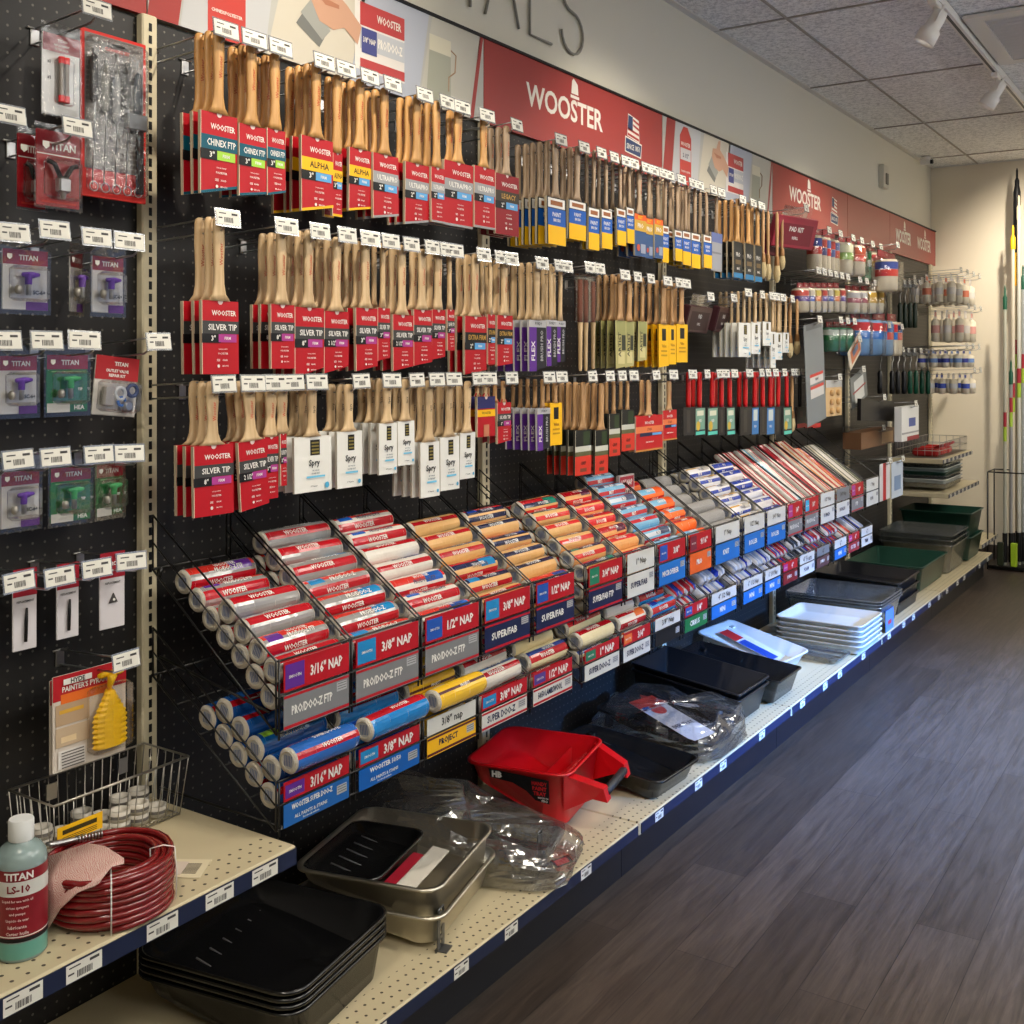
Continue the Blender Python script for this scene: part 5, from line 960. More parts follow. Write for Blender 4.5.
def roll_meshes(st, L_, r, var):
    k = (st, round(L_, 2), r, var)
    if k in _RC: return _RC[k]
    base, bands, patch, w1, w2 = WR[st]; n = 24; off = var*24
    def colour(deg):
        d = (deg-off) % 360
        for a, c_, col in bands:
            if a <= d < c_ or a <= d-360 < c_: return pl(col)
        return base
    rw = random.Random(var*7+len(st)); u = [-.5, -.47, -.42, -.2, .1, .42, .47, .5]
    b = MB(); rr = [.72, .97, 1, 1, 1, 1, .96, .70]
    for i in range(len(u)-1):
        for q in range(n):
            a0, a1 = 2*PI*q/n, 2*PI*(q+1)/n; m = colour(360*(q+.5)/n)
            if i in (0, 6): m = ENDF
            if patch and i in ((2,) if var % 2 == 0 else (4,)) and 60 <= (360*(q+.5)/n-off) % 360 < 110: m = pl(patch)
            w0 = 1+.02*math.sin(5*a0+var+i); w1_ = 1+.02*math.sin(5*a1+var+i)
            P_ = lambda uu, f, a, w_: (r*f*math.cos(a)*w_, uu*L_*.98, r*f*math.sin(a)*w_)
            b.add([P_(u[i], rr[i], a0, w0), P_(u[i+1], rr[i+1], a0, w0), P_(u[i+1], rr[i+1], a1, w1_), P_(u[i], rr[i], a1, w1_)], [(0, 3, 2, 1)], m, smooth=True)
    fn = lambda deg: (lambda y, z: ((r*1.035)*math.cos(math.radians(deg)+z/r), y, (r*1.035)*math.sin(math.radians(deg)+z/r)))
    if bands:
        mid = (bands[0][0]+bands[0][1])/2+off
        b.text(w1, -L_*.05, 0, 0, r*.42, cm(WHT), bold=.02, wmax=L_*.34, fn=fn(mid))
        if len(bands) > 1: b.text(w1, L_*.05, 0, 0, r*.34, cm(WHT), bold=.02, wmax=L_*.3, fn=fn((bands[1][0]+bands[1][1])/2+off))
    if w2: b.text(w2, L_*.08, 0, 0, r*.42, cm(WHT if st in 'ab' or st == 'A' else (60, 60, 90)), bold=.02, wmax=L_*.4, fn=fn(70+off))
    wm = b.mesh('wrapper')
    b = MB(); Mx = RX(-PI/2)
    nap = NAPG if st == 'j' else NAP
    b.lathe([(r*.6, -L_*.478), (r*.84, -L_*.485), (r*.93, -L_*.46), (r*.93, L_*.46), (r*.84, L_*.485), (r*.6, L_*.478), (r*.6, -L_*.478)], nap, n=16, M=Mx, cap=False)
    nm = b.mesh('nap_sleeve')
    b = MB(); b.lathe([(.0005, -L_*.474), (r*.6, -L_*.474)], cm((190, 190, 188)), n=14, M=Mx, cap=False)
    e = -L_*.476
    for q in range(5): yq = -r*.36+r*.16*q; b.add([(yq, e, -r*.4), (yq+r*.09, e, -r*.4), (yq+r*.09, e, r*.4), (yq, e, r*.4)], [(0, 1, 2, 3)], BARC)
    em = b.mesh('end_label'); _RC[k] = (wm, nm, em); return _RC[k]
def fill_rolls(g, y0, y1, st, nb, n2, where, grp, r=.0256, L_=None, alt=None, skip=0, n3=0, split=1):
    W_ = y1-y0-.014
    L_ = W_/split
    dx, dz = RX1-RX0, g['zf']-g['zb']; ln = math.hypot(dx, dz); ux, uz = dx/ln, dz/ln; nx, nz = -uz, ux
    for layer, cnt in ((0, nb), (1, n2), (2, n3)):
        for k in range(cnt):
            if layer == 0 and k < skip: continue
            for sp in range(split):
                h = r+.0045+layer*r*1.76; s = (RX1-r-.005-RX0-nx*(r+.0045))/ux-k*(2*r+.0012)-(r if layer == 1 else 0)
                x = RX0+ux*s+nx*h; z = g['zb']+uz*s+nz*h
                if s < r: continue
                s_ = alt if (alt and layer == (1 if n2 else 0) and k < 2) else st
                var = R.randint(0, 3)-1; me = roll_meshes(s_, L_*.99, r, var); y = y0+.007+L_*(sp+.5)
                side = '' if split == 1 else [' left', ' right'][sp]+' half,'
                t = thing('roller_cover', '%s, %s layer, %s from front, %s' % (ROLLD[s_], ['bottom', 'second', 'top'][layer], ORD[k], where), 'roller cover', (x, y+R.uniform(-.002, .002), z+R.uniform(0, .0015)), group=grp, rot=(R.uniform(-.012, .012), R.uniform(-.35, .35), R.uniform(-.02, .02)))
                link('wrapper', me[0], t); link('nap_sleeve', me[1], t)
                if sp == 0: link('end_label', me[2], t)
def long_pack(g, y0, y1, cols, n, where, grp, layers=2, r=None, desc=''):
    W_ = y1-y0-.024; rr = min(.024, W_/n/2*.98); dx, dz = RX1-RX0, g['zf']-g['zb']; ln = math.hypot(dx, dz); ang = math.atan2(-dz, dx); Lp = ln*.80
    for la in range(layers):
        for k in range(n):
            c1 = cols[(k+la) % len(cols)]; c2 = cols[(k*2+la+1) % len(cols)]
            h = rr+.008+la*rr*2.06; s = ln-.004-abs(dz)/dx*(2*rr+h)*.9-Lp*.5 if False else (RX1-.018-RX0+dz/ln*(h+rr))/(dx/ln)-Lp*.5
            x = RX0+(dx/ln)*s+(-dz/ln)*h; z = g['zb']+(dz/ln)*s+(dx/ln)*h
            t = thing('sleeve_pack', '%s long roller sleeve, %s layer, %s from left, %s' % (desc, ['bottom', 'top'][la], ORD[k], where), 'roller sleeve pack', (x, y0+.012+W_*(k+.5)/n, z), group=grp, rot=(R.uniform(-.4, .4), ang, 0))
            b = MB(); m1, m2, m3 = pl(c1), pl(c2), pl((206, 200, 192))
            for q in range(16):
                a0, a1 = 2*PI*q/16, 2*PI*(q+1)/16; m = m1 if q in (3, 4, 11, 12) else (m2 if q in (5, 1, 9) else m3)
                P_ = lambda u_, f, a: (u_*Lp, rr*f*math.cos(a), rr*f*math.sin(a))
                for (u0, f0, u1, f1) in ((-.5, .5, -.47, 1), (-.47, 1, .47, 1), (.47, 1, .5, .5)):
                    b.add([P_(u0, f0, a0), P_(u1, f1, a0), P_(u1, f1, a1), P_(u0, f0, a1)], [(0, 1, 2, 3)], m, smooth=True)
            b.obj('wrapper', t)
            b = MB(); b.lathe([(rr*.35, -Lp*.478), (rr*.75, -Lp*.478), (rr*.85, -Lp*.46), (rr*.85, Lp*.46), (rr*.75, Lp*.478), (rr*.35, Lp*.478), (rr*.35, -Lp*.478)], NAP, n=12, M=RY(PI/2), cap=False); b.obj('nap_sleeve', t)
E = lambda a, b_: (ybin(a), ybin(b_))
red, gr, nv, bl, wh = RED, (120, 122, 124), NAVY, (24, 108, 190), (206, 206, 200)
U = [(E(276, 349), 'a', 8, 4, (red, '3/16" NAP', PUR, gr, 'PRO/DOO-Z FTP', red)), (E(349, 418), 'b', 9, 7, (red, '3/8" NAP', (30, 130, 190), gr, 'PRO/DOO-Z FTP', red)), (E(419, 478), 'c', 9, 7, (red, '1/2" NAP', (30, 80, 170), gr, 'PRO/DOO-Z FTP', red)), (E(479, 529), 'd', 9, 6, (red, '3/8" NAP', (30, 130, 190), nv, 'SUPER/FAB', red)),
     (E(531, 573), 'e', 9, 6, (red, '1/2" NAP', (30, 80, 170), nv, 'SUPER/FAB', red)), (E(584, 621), 'f', 8, 6, (red, '3/4" NAP', (30, 120, 90), nv, 'SUPER/FAB FTP', red)), (E(623, 653), 'g', 8, 6, (wh, '1" Nap', None, wh, 'SUPER/FAB', None)), (E(655, 684), 'h', 9, 8, (red, '3/8"', (30, 80, 170), bl, 'MICROFIBER', None)),
     (E(686, 710), 'i', 7, 5, (red, '9/16"', (120, 40, 60), ORG, 'PRO', None)), (E(712, 738), 'j', 7, 3, (wh, '1" Nap', None, bl, 'KNIT', None)), (E(741, 763), 'k', 8, 6, (wh, '1/2" Nap', None, bl, 'ROLLER', None)), (E(764, 784), 'l', 8, 6, (wh, '3/4" Nap', None, bl, 'ROLLER', None)),
     (E(785, 801), 'L1', 5, 2, (red, '14"', MAG, gr, 'PRO/DOO-Z', red)), (E(802, 817), 'L2', 5, 2, (red, '18"', CYAN, gr, 'PRO/DOO-Z', red)), (E(818, 833), 'L1', 5, 2, (wh, '1/2" Nap', None, wh, '18 INCH', None)), (E(834, 848), 'L3', 5, 2, (gr, '3/4" Nap', None, wh, '18 INCH', None)), (E(849, 862), 'L3', 5, 1, (red, '18"', MAG, gr, 'FTP', red)), (E(864, 877), 'L4', 5, 1, (wh, '1" Nap', None, wh, '18 IN', None))]
LOWB = [(E(276, 349), 'A', 7, 4, (red, '3/16" NAP', PUR, (30, 96, 170), 'WOOSTER SUPER DOO-Z', None, 'ALL PAINTS & STAINS'), 'A2'), (E(352, 419), 'B', 7, 5, (red, '3/8" NAP', (30, 130, 190), (16, 92, 176), 'WOOSTER 50/50', None, 'ALL PAINTS & STAINS'), None), (E(421, 475), 'C', 7, 4, (wh, '3/8" nap', None, YEL, 'PROJECT', (90, 30, 40)), None), (E(476, 526), 'D', 7, 4, (red, '3/8" NAP', (30, 130, 190), wh, 'SUPER DOO-Z', red), None),
        (E(528, 571), 'E', 7, 3, (red, '1/2" NAP', (80, 60, 140), wh, '50/50 LAMBSWOOL', red), None), (E(580, 618), 'F', 7, 3, (red, '1" NAP', (30, 120, 90), wh, 'SUPER DOO-Z', None), None), (E(619, 649), 'G', 7, 3, (red, '3/4"', (220, 110, 50), wh, 'SUPER DOO-Z', None), None), (E(651, 679), 'H', 7, 4, (wh, '3/8" Nap', None, BLK, '', None), None),
        (E(681, 706), 'M1', 4, 2, (red, '1/4"', (30, 80, 160), GRN, 'CIRRUS', None), None), (E(708, 735), 'M2', 4, 2, (wh, '4" 1/2 Nap', None, bl, 'MINI', None), None), (E(740, 761), 'M2', 4, 2, (wh, '6" 1/2 Nap', None, bl, 'MINI', None), None), (E(762, 779), 'M2', 4, 2, (wh, '6" 3/8 Nap', None, bl, 'MINI', None), None),
        (E(780, 796), 'M1', 4, 2, (red, '4"', MAG, (120, 20, 30), 'JUMBO', None), None), (E(797, 813), 'M3', 4, 2, (wh, '4" Foam', None, wh, 'FOAM', None), None), (E(814, 828), 'M1', 4, 2, (gr, '4"', None, (90, 60, 60), 'JUMBO', None), None), (E(832, 845), 'M1', 4, 2, (wh, '6"', None, bl, 'MINI', None), None), (E(846, 858), 'M4', 3, 1, (red, '6"', MAG, (150, 40, 50), 'KOTER', None), None), (E(859, 871), 'M2', 3, 1, (wh, '6"', None, wh, 'TRIM', None), None)]
LC = {'L1': ([(170, 40, 50), (226, 220, 210), (150, 30, 44)], 'red and white'), 'L2': ([(60, 160, 200), (190, 50, 56), (214, 214, 210)], 'cyan and red'), 'L3': ([(206, 130, 60), (176, 40, 50), (214, 190, 160)], 'orange and red'), 'L4': ([(206, 196, 176), (90, 96, 80), (206, 200, 190)], 'cream'),
      'M1': ([(150, 30, 40), (30, 60, 140), (190, 50, 50)], 'red and blue'), 'M2': ([(26, 50, 150), (206, 210, 214), (150, 160, 176)], 'white and blue'), 'M3': ([(26, 30, 40), (40, 60, 80), (30, 34, 40)], 'dark'), 'M4': ([(206, 80, 60), (214, 200, 180)], 'orange')}
for nmr, g, BL in (('upper', UP, U), ('lower', LO, LOWB)):
    groups = [BL[0:5], BL[5:10], BL[10:15], BL[15:18]]
    for gi, bs in enumerate(groups):
        bin_rack(g, [x[0] for x in bs], [x[4] for x in bs], 'black wire bin rack of the %s tier, %s section from the left' % (nmr, ORD[gi]), 0, 'black wire bin racks')
    for i, x in enumerate(BL):
        (y0, y1), st, nb, n2 = x[:4]; where = '%s bin, %s rack' % (ORD[i], nmr); grp = 'wrapped rollers in the %s bins' % nmr
        if st[0] in 'LM' and len(st) == 2: long_pack(g, y0, y1, LC[st][0], nb, where, 'long roller sleeves in the %s bins' % nmr, layers=n2, desc=LC[st][1])
        elif nmr == 'upper': fill_rolls(g, y0, y1, st, nb, n2, where, grp)
        else: fill_rolls(g, y0, y1, st, 5, min(n2, 4), where, grp, alt=(x[5] if len(x) > 5 else None), n3=(1 if i in (0, 1, 2) else 0))
# small standing display card in the upper rack
Y, Z = onX(640, 497, .2)
b = MB(); b.box(-.012, 0, -.055, .055, -.05, .045, cm((190, 186, 182))); b.decal(-.05, .05, .0, .04, .0006, cm((160, 40, 60))); b.text('1/2" NAP', 0, .02, .001, .02, cm(WHT), wmax=.08); b.text('3/4"', 0, -.02, .001, .03, cm(BLK), wmax=.08)
tag(b.obj('display_card', None, (.16, Y-.02, Z+.03)), 'small red and white size card standing up inside the upper bins', 'card')
# ================================================================ roller trays on the base deck
DZ = .1625
def tray(name, label, c, L_, W_, zr, h, m, rz=0, tilt=0, rc=.035, flare=.86, well=.38, ramp=.55, ribs=0, ribm=None, grp=None, lip=.008, th=.0025, cat='paint tray', stack=1, step=.011, legs=True, flat=False):
    t = thing(name, label, cat, (c[0], c[1], zr), group=grp, rot=(0, tilt, rz))
    nC = 6
    def loop(sx, z_, sc=1.0, zf=None):
        hx, hy, r = L_/2*sx, W_/2*sx, rc*min(1, sx+.1); P_ = []
        hx -= (1-sc)*0; pts = []
        for cx_, cy_, a0 in ((hx-r, hy-r, 0), (-hx+r, hy-r, 90), (-hx+r, -hy+r, 180), (hx-r, -hy+r, 270)):
            for k in range(nC+1): a = math.radians(a0+90*k/nC); pts.append((cx_+r*math.cos(a), cy_+r*math.sin(a)))
        return [(x, y, (zf(x, y) if zf else z_)) for x, y in pts]
    def floorz(x, y):
        u = (x/(L_/2*flare)+1)/2; u = max(0, min(1, u))      # 0 rear, 1 front (deep)
        if flat: return -h+.003
        return -h*(.32+(.68)*min(1, u/(1-well)))+.003
    def outz(x, y): return floorz(x, y)-.003
    b = MB()
    # outer shell
    lipo = [loop(1.0, -.004), loop(1.0, 0), loop(1-2*lip/L_*1.0, .0008)]
    b.loft([loop(flare, 0, zf=outz), loop(1-2*lip/L_, -.004), loop(1.0, -.006), loop(1.0, 0), loop(1-2*lip/L_, .0005), loop(flare*.996, 0, zf=floorz), loop(flare*.8, 0, zf=floorz), loop(flare*.55, 0, zf=floorz), loop(flare*.3, 0, zf=floorz), loop(flare*.06, 0, zf=floorz)], m, cap=False)
    n = 4*(nC+1); vs = loop(flare, 0, zf=outz); b.add(vs, [tuple(range(n-1, -1, -1))], m); b.add(loop(flare*.06, 0, zf=floorz), [tuple(range(n))], m)
    # rear support legs
    if not flat and legs and stack == 1:
        for s in (-1, 1):
            b.box(-L_/2*flare, -L_/2*flare+.02, s*W_*.36-.012, s*W_*.36+.012, -h, -h*.2, m)
    b.obj('pan', t)
    if ribs:
        b = MB(); rm = ribm or m
        for q in range(ribs):
            y = -W_*.34+W_*.68*q/(ribs-1)
            x0, x1 = -L_*.28, L_*.08
            b.tube([(x0, y, floorz(x0, y)+.001), (x1, y, floorz(x1, y)+.001)], .0022, rm, n=6)
        b.obj('ribs', t)
    for k in range(1, stack):
        loc = Vector((c[0], c[1], zr-step*k)); r_ = dup(t, loc, None, label+', %s below the top' % ORD[k])
    return t
BLKP = mat((17, 17, 18), .22, spec=.6); BLKM = mat((20, 20, 22), .4); METAL = mat((206, 200, 184), .36, 1); WHP = mat((206, 206, 200), .35); GRNP = mat((24, 60, 48), .35); REDP = mat((196, 8, 20), .32)
tray('paint_tray', 'glossy black deep paint tray below the hose shelf', (.275, 1.565), .385, .36, .288, .088, BLKP, rz=.17, flare=.9, ribs=7, step=.013, ribm=mat((150, 150, 152), .1), grp='stack of deep black trays', stack=4, rc=.05)
tray('metal_tray', 'bare steel paint tray lying under the lined steel tray', (.275, 1.985), .36, .375, .243, .068, METAL, rz=.25, grp='steel paint trays', rc=.045)
t = tray('metal_tray', 'bare steel paint tray holding a black liner and paper strip', (.268, 1.985), .355, .37, .300, .074, METAL, rz=.25, grp='steel paint trays', rc=.045, ribs=0, flare=.92, legs=False)
tray('tray_liner', 'black plastic tray liner sitting inside the steel tray', (.205, 1.94), .20, .28, .294, .042, BLKP, rz=.25, legs=False, flare=.9, ribs=6, ribm=mat((90, 90, 92), .2), grp='tray liners', rc=.035)
b = MB(); Mq = T(.345, 1.98, .266) @ RZ(.25) @ RY(.1); b.box(-.022, .022, -.12, .11, 0, .0015, mat((206, 200, 188), .6), Mq); b.decal(-.12, -.02, 0, 0, 0, cm(RED)) if False else None; b.box(-.05, -.024, -.12, .06, 0, .001, mat((170, 30, 50), .4), Mq)
tag(b.obj('paper_strip'), 'white and red paper strip lying across the steel tray', 'paper strip')
for i, (px, py) in enumerate([(337, 905), (487, 845)]):
    x, y = onZ(px, py, .175); x = .487-.03*i; t = thing('wire_leg_clip', 'grey metal leg hanging at the steel tray front, %s' % ('left' if i == 0 else 'right'), 'tray leg', (x-.02, y, DZ), rz=.25, group='grey tray legs')
    b = MB(); gm = mat((110, 112, 114), .35, .8)
    b.box(0, .003, -.018, -.006, .004, .075, gm); b.box(0, .003, .006, .018, .004, .075, gm); b.box(0, .003, -.018, .018, .06, .078, gm); b.box(0, .003, -.018, .018, .022, .03, gm); b.box(-.006, .022, -.016, .016, 0, .003, gm); b.obj('bracket', t)
    b = MB(); b.tube([(.002, -.012, .078), (.002, -.012, .088), (.002, .012, .088), (.002, .012, .078)], .0025, gm); b.obj('clip', t)
def crumple(name, lab, cat, c, sx, sy, z0, z1, seed, m=BAG, rz=0, tilt=0, amp=.02, top=.75, grp=None, slope=0):
    rr = random.Random(seed); nu, nv = 36, 14; rings = []
    ph = [rr.uniform(0, 6.28) for _ in range(8)]
    for j in range(nv+1):
        v = j/nv; e = math.sin(PI*min(1, .12+v*.88)/1) if False else 1
        s = 1 if v < .5 else 1-(v-.5)*2*(1-top)
        if j == nv: s = .05
        elif j == nv-1: s *= .55
        elif j == 0: s = .93
        ring = []
        for k in range(nu):
            a = 2*PI*k/nu; ca, sa = math.cos(a), math.sin(a)
            q = (abs(ca)**5+abs(sa)**5)**(-.2)
            d = 1+amp/sx*(math.sin(3*a+ph[0]+v*4)+.8*math.sin(7*a+ph[1]-v*6)+.7*math.sin(11*a+ph[2]+v*9))*(.3+v)+rr.uniform(-1, 1)*amp*.5/sx
            ring.append((sx/2*q*ca*s*d, sy/2*q*sa*s*d, z0+((z1-z0)*min(1, v*1.15))*(1-slope*(ca*.5+.5))+amp*.6*v*(math.sin(5*a+ph[3])+math.sin(9*a+ph[4]))*(1 if j < nv else .3)))
        rings.append(ring)
    b = MB(); b.loft(rings, m, M=T(c[0], c[1], 0) @ RZ(rz) , smooth=False); o = b.obj(name); return tag(o, lab, cat, grp)
tray('clear_tray', 'clear plastic tray liner on deck between steel and red trays', (.29, 2.285), .40, .25, .228, .05, TRAYCLR, rz=.3, ribs=7, ribm=mat((206, 190, 184), .3), grp='clear bagged liners', stack=2, step=.009)
t = thing('liner_bag', 'crumpled clear bag around the clear tray liners', 'plastic bag', (0, 0, 0))
o = crumple('bag_film', None, None, (.26, 2.275), .56, .31, DZ+.001, .345, 5, rz=.3, amp=.013, top=.7, slope=.62); o.parent = t
b = MB(); b.box(-.03, .03, -.012, .012, 0, .001, cm(BLK), T(.505, 2.33, .19) @ RZ(1.25) @ RX(.4)); b.box(-.02, .02, -.008, .008, .001, .0014, cm((176, 24, 40)), T(.505, 2.33, .19) @ RZ(1.25) @ RX(.4)); b.obj('bag_label', t)
# red hand tray with grip bar
t = tray('hand_tray', 'bright red plastic hand-held paint tray with black grip bar', (.235, 2.64), .31, .33, .325, .145, REDP, rz=.2, rc=.045, flare=.86, ribs=0, well=.1, grp=None, legs=False)
b = MB()
fz = lambda x: -.13*(.32+.68*min(1, ((x/(.15*.82)+1)/2)/.9))+.004
for q in range(8):
    y = -.1+.2*q/7; b.tube([(.118, y, -.03), (.06, y, -.078), (.0, y, -.10)], .004, REDP, n=6)
b.prism([(-.13, -.028), (.13, -.028), (.12, -.125), (-.12, -.125)], .06, .063, REDP); b.obj('ramp', t)
b = MB(); P0 = [(.148, -.15, -.004), (.148, -.09, -.006), (.235, -.085, -.045), (.24, -.12, -.055), (.2, -.125, -.05), (.14, -.145, -.10)]
for s in (-1, 1):
    arm = [(.135, s*.15, -.004), (.235, s*.115, -.04), (.245, s*.112, -.075), (.205, s*.115, -.07), (.13, s*.135, -.105)]
    inn = [(x, y-s*.035, z) for x, y, z in arm]; n = len(arm)
    b2 = MB() if s < 0 else b
    b2.add(arm+inn, [tuple(range(n)) if s > 0 else tuple(range(n-1, -1, -1)), tuple(range(2*n-1, n-1, -1)) if s > 0 else tuple(range(n, 2*n))]+[(k, (k+1) % n, n+(k+1) % n, n+k) for k in range(n)], REDP); b2.obj('handle_arm', t); b = MB()
b = MB(); b.tube([(.232, -.085, -.058), (.232, .085, -.058)], .012, mat((40, 40, 42), .5), n=12); b.obj('grip_bar', t)
b = MB()
# side label on the left wall
Mw = T(0, -.165, 0); sl = .03/.13
def side(u, z): return (u, -.1568-z*.1-.0014, z)
pts = [(-.08, -.012), (.095, -.022), (.095, -.088), (.055, -.082), (.03, -.06), (-.01, -.042), (-.075, -.036)]
b.add([side(*p) for p in pts], [tuple(range(len(pts)-1, -1, -1))], cm(BLK))
sf = lambda ux, uz: (lambda y, z: (ux+y, side(0, uz+z)[1]-.0008, uz+z))
b.text('HB', 0, 0, 0, .018, cm(WHT), bold=.06, fn=sf(-.055, -.025)); 
for k, s in enumerate(['HANDY', 'PAINT', 'TRAY']): b.text(s, 0, 0, 0, .011, cm((190, 30, 34)), bold=.03, wmax=.044, fn=sf(.068, -.034-.014*k))
b.text('MADE IN USA', 0, 0, 0, .005, cm(WHT), wmax=.03, fn=sf(.078, -.073)); b.text('PRO', 0, 0, 0, .007, cm(WHT), wmax=.02, fn=sf(.082, -.081)); b.obj('side_label', t)
tray('paint_tray', 'wide low black paint tray behind the red hand tray', (.33, 2.975), .41, .265, .239, .062, BLKP, rz=-.04, tilt=.06, ribs=9, ribm=mat((110, 110, 112), .2), grp='black paint trays down the deck', rc=.03)
tray('paint_tray', 'black paint tray sealed inside the crinkled clear bag', (.31, 3.36), .40, .33, .251, .062, BLKP, tilt=.12, grp='black paint trays down the deck', rc=.03, ribs=6)
t = thing('tray_bag', 'crinkled clear bag with red and white label around a black tray', 'plastic bag', (0, 0, 0)); o = crumple('bag_film', None, None, (.31, 3.36), .45, .375, DZ+.001, .285, 11, amp=.014, top=.82); o.parent = t
b = MB(); Mq = T(.33, 3.33, .245) @ RZ(-.25) @ RY(.22); b.box(-.14, .14, -.06, .06, 0, .001, mat((206, 204, 204), .4), Mq); b.box(-.14, -.09, -.06, .06, .001, .0015, cm((206, 60, 40)), Mq); b.lathe([(.001, .0016), (.03, .0016)], cm((200, 50, 40)), n=16, M=Mq @ T(-.06, .0, 0), cap=False); b.box(-.09, -.07, -.05, -.02, .001, .0017, cm(BLUE), Mq)
b.add([], [], CARD); b.text('DEEP TRAY', 0, 0, 0, .02, cm(NAVY), wmax=.1, fn=(lambda y, z: tuple(Mq @ Vector((.05-z, y, .0018))))); b.obj('bag_label', t)
tray('paint_tray', 'deep black tray behind the bagged tray', (.27, 3.70), .42, .29, .312, .10, BLKM, tilt=.12, grp='black paint trays down the deck', rc=.012, flat=True, flare=.9)
tray('paint_tray', 'lowest black tray nested under the deep black one', (.27, 3.70), .42, .29, .290, .10, BLKM, tilt=.12, grp='black paint trays down the deck', rc=.012, flat=True, flare=.9)
tray('paint_tray', 'black deep tray with ladder ribs beside the white bagged tray', (.29, 4.0), .43, .25, .279, .09, BLKP, tilt=.10, grp='black paint trays down the deck', rc=.014, flare=.88, ribs=5)
tray('white_tray', 'white tray with red and blue label tilted in clear wrap', (.21, 4.37), .38, .30, .264, .06, WHP, rz=-.1, tilt=.2, grp='white paint trays', rc=.03)
b = MB(); Mq = T(.20, 4.37, .246) @ RZ(-.1) @ RY(.3); b.box(-.13, .13, -.04, .04, 0, .001, mat((206, 210, 220), .4), Mq); b.box(-.13, -.05, -.04, .03, .001, .0014, cm((196, 40, 40)), Mq); b.box(-.04, .12, -.04, .02, .001, .0014, cm((30, 66, 150)), Mq); tag(b.obj('tray_insert'), 'red and blue printed insert lying in the white tray', 'insert card')
t = tray('grid_tray', 'thin grey ribbed liner lying flat in front of the white stack', (.33, 4.63), .38, .17, .195, .03, TRAYCLR, tilt=.02, grp=None, rc=.03, ribs=9, ribm=cm((60, 60, 60)))
for k in range(5): tray('white_tray', 'white plastic tray, %s from the top of the neat white stack' % ORD[k], (.36, 4.91), .39, .34, .292-.022*k, .035+.0, WHP, grp='neat stack of white trays', rc=.03, flat=True, flare=.92)
for k in range(3): tray('clear_tray', 'clear rectangular tray between white stack and black trays, %s from top' % ORD[k], (.31, 5.30), .46, .40, .33-.014*k, .12, TRAYCLR, grp='clear trays past the white stack', rc=.03, flat=True, flare=.86)
b = MB(); b.box(0, .002, -.07, .07, 0, .10, mat((90, 130, 190), .3)); b.decal(-.03, .03, .03, .05, .0024, cm((190, 60, 60))); tag(b.obj('label_sheet', None, (.533-.01, 5.3, DZ)), 'pale blue label sheet standing at the front of the clear trays', 'label')
for k in range(3): tray('paint_tray', 'dark grey tray in the low stack before the green tray, %s from top' % ORD[k], (.27, 5.83), .44, .42, .33-.05*k+.0, .06, BLKM, tilt=.04, grp='dark grey trays', rc=.015, flat=True, flare=.93)
tray('green_tray', 'large green textured tray with clear front near the far end', (.26, 6.50), .42, .62, .31, .14, GRNP, grp=None, rc=.02, flat=True, flare=.86)
for k in range(3): tray('clear_tray', 'tall clear tray near the far end of the deck, %s from top' % ORD[k], (.27, 7.08), .44, .48, .40-.03*k, .17, TRAYCLR, grp='tall clear trays at the far end', rc=.03, flat=True, flare=.84)
for k in range(2): tray('green_tray', 'dark green tray at the far end of the deck, %s' % ('upper' if k == 0 else 'lower'), (.27, 7.56), .45, .40, .47-.15*k, .15, GRNP, grp='dark green trays', rc=.02, flat=True, flare=.86)
# ================================================================ far shelves
def far_shelf(z, xf, y0, y1, lab):
    t = thing('display_shelf', lab, 'shelf', (0, 0, 0), group='far display shelves')
    b = MB(); b.box(.024, xf, y0, y1, z-.03, z, SHELFM, b=.003); b.obj('shelf_board', t)
    b = MB(); b.box(xf+.0002, xf+.002, y0, y1, z-.028, z-.004, NAVYM); yy = y0+.06
    while yy < y1: price_card(b, yy, z-.016, xf+.0025, .05, .022); yy += .12
    b.obj('price_strip', t)
far_shelf(.81, .335, 7.29, 8.2, 'upper far shelf with the red item and wire basket'); far_shelf(.595, .37, 7.29, 8.25, 'lower far shelf stacked with clear and green trays'); far_shelf(.205, .46, 7.87, 8.45, 'small lowest shelf past the end of the deck')
for k in range(6): tray('paint_tray', 'flat wrapped tray on the lower far shelf, %s from top' % ORD[k], (.2, 7.62), .28, .52, .77-.024*k, .032, [TRAYCLR, mat((150, 160, 158), .4), GRNP, TRAYCLR, mat((180, 184, 180), .4), TRAYCLR][k], grp='flat trays on the lower far shelf', rc=.02, flat=True, flare=.92)
t = thing('wire_basket', 'low wire basket on the upper far shelf by the cream wall', 'basket', (0, 0, .8105)); b = MB()
for z in (.003, .05, .1): b.tube([(.04, 7.32, z), (.31, 7.32, z), (.31, 8.15, z), (.04, 8.15, z)], .0025, Wm, closed=True)
b.obj('rim', t); b = MB()
for k in range(22): y = 7.32+.83*k/21; b.tube([(.04, y, .1), (.04, y, .002), (.31, y, .002), (.31, y, .1)], .0018, Wm, n=4)
for k in range(1, 6): x = .04+.27*k/6; b.tube([(x, 7.32, .1), (x, 7.32, .0), (x, 8.15, .0), (x, 8.15, .1)], .0018, Wm, n=4)
b.obj('wires', t)
for i, (y, c) in enumerate([(7.45, (150, 30, 30)), (7.62, (206, 20, 24)), (7.78, (206, 20, 24))]):
    t = thing('paint_can_opener', 'red clamp tool lying in the far wire basket, %s from the left' % ORD[i], 'tool', (.2, y, .8165), group='red tools in the far basket'); b = MB(); b.box(-.08, .08, -.05, .05, 0, .05, cm(c), b=.012); b.obj('body', t); b = MB(); b.tube([(.05, 0, .05), (.09, 0, .07), (.09, .04, .07)], .01, cm(c)); b.obj('lever', t)
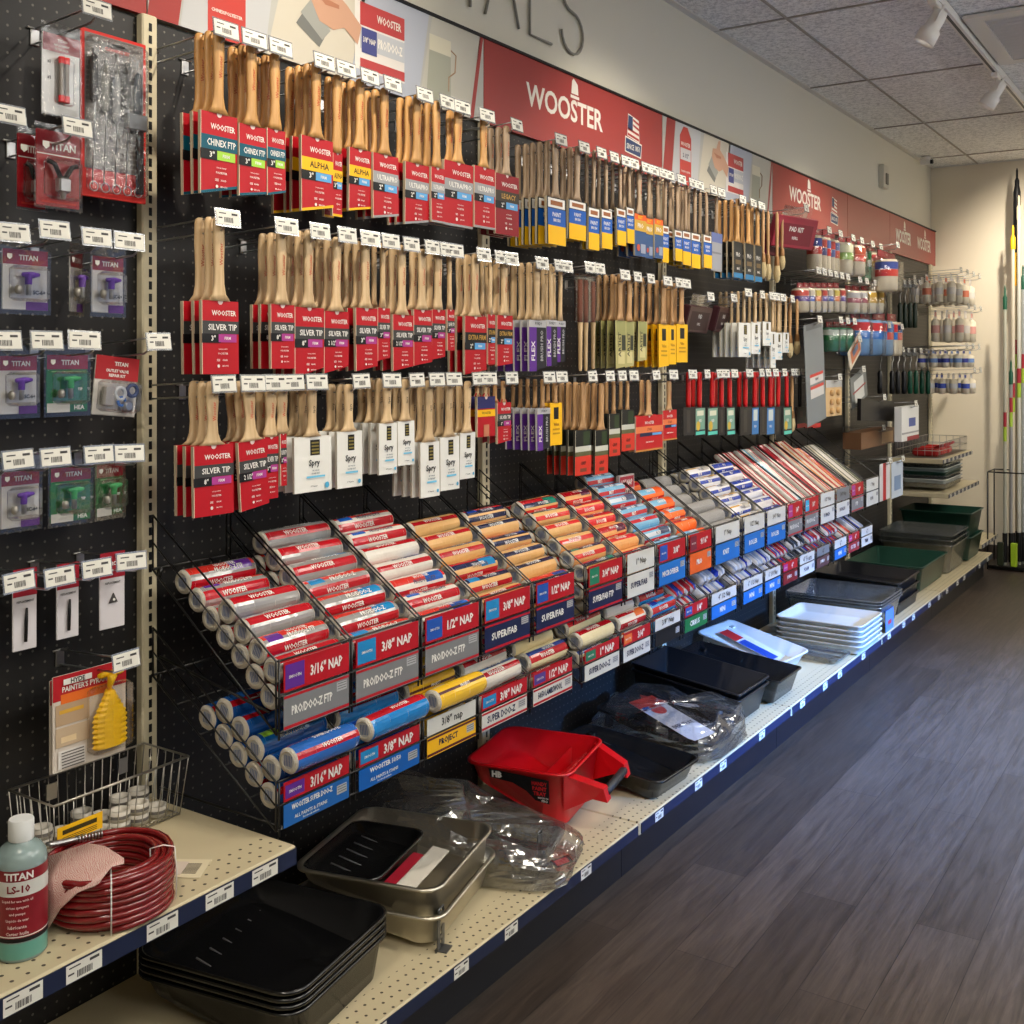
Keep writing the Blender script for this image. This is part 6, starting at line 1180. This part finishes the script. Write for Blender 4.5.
# white box and black tool on the lowest far shelf
b = MB(); b.box(-.05, .05, -.06, .06, 0, .10, cm((190, 190, 186)), b=.006); b.decal(-.04, .04, .03, .07, .0506, cm((120, 130, 150))); tag(b.obj('carton', None, (.33, 7.98, .2065)), 'small pale box on the lowest far shelf', 'carton')
b = MB(); b.box(-.05, .05, -.09, .09, 0, .12, cm(BLK), b=.03); b.tube([(0, -.06, .11), (0, -.02, .15), (0, .04, .15), (0, .07, .11)], .01, cm(BLK)); tag(b.obj('black_roller_kit', None, (.32, 8.18, .2065)), 'black lumpy kit next to the pale box on the lowest far shelf', 'kit')
# extension poles in their rack at the far wall
t = thing('pole_rack', 'black wire rack holding the extension poles by the far wall', 'pole rack', (.70, 8.25, 0)); b = MB()
for z in (.02, .67): b.tube([(-.25, -.12, z), (.28, -.12, z), (.33, .12, z), (-.25, .12, z)], .005, WB, closed=True)
for x in (-.25, .28):
    for y in (-.12, .12): b.tube([(x, y, 0), (x, y, .67)], .005, WB)
b.obj('frame', t); b = MB(); b.box(-.25, .28, -.12, .12, .01, .03, WB); b.obj('base_pan', t)
for i, (px, yt, tipc, c, r) in enumerate([(1005, 285, GRNH, (176, 176, 160), .011), (1011, 360, GRNH, (150, 150, 148), .011), (1013, 225, cm(YEL), (206, 196, 176), .013), (1019, 195, cm((206, 190, 160)), (200, 200, 190), .013), (1023, 265, GRNH, (160, 164, 160), .011), (1017, 168, cm(BLK), (200, 190, 165), .012)]):
    y = 8.17+.028*i; X, Z = onY(px, yt, y)
    t = thing('extension_pole', '%s extension pole in the far rack, %s from left' % (['green-tipped slim', 'short grey', 'yellow-collared', 'tallest pale wooden-tipped', 'right grey', 'black brush-topped'][i], ORD[i]), 'extension pole', (X, y, .032), group='extension poles')
    b = MB(); b.lathe([(r, 0), (r, (Z-.1)*.99)], mat(c, .35, .3), n=12); b.obj('pole', t)
    b = MB(); b.lathe([(r*1.25, Z-.2), (r*1.3, Z-.12), (r*.6, Z-.1), (r*.6, Z-.05), (r*.2, Z-.032)], tipc, n=12); b.obj('pole_tip', t)
    if i == 5: b = MB(); b.lathe([(r*1.3, Z-.62), (r*2, Z-.55), (r*2, Z-.2), (r*1.2, Z-.15)], cm(BLK), n=12); b.lathe([(r*1.6, Z-.85), (r*1.6, Z-.62)], cm(YEL), n=12); b.obj('collar', t)
    b = MB(); b.lathe([(r*1.5, .02), (r*1.5, .22)], cm(BLK), n=12); b.obj('grip', t)
    b = MB(); b.lathe([(r*1.06, .95+.1*i), (r*1.06, 1.05+.1*i)], cm((150, 44, 54)), n=12, cap=False); b.lathe([(r*1.06, .85+.1*i), (r*1.06, .95+.1*i)], cm((150, 180, 60)), n=12, cap=False); b.obj('pole_label', t)
for i in range(6):
    b = MB(); b.box(-.02, .02, -.02, .02, 0, .16, cm((150, 180, 40) if i % 2 else (40, 46, 30)), b=.004); tag(b.obj('pole_bundle_sleeve', None, (.53+.085*i, 8.2-.055, .031)), '%s cardboard pole sleeve low in the far rack, %s from left' % ('lime' if i % 2 else 'dark', ORD[i]), 'pole sleeve', 'pole sleeves low in the rack')
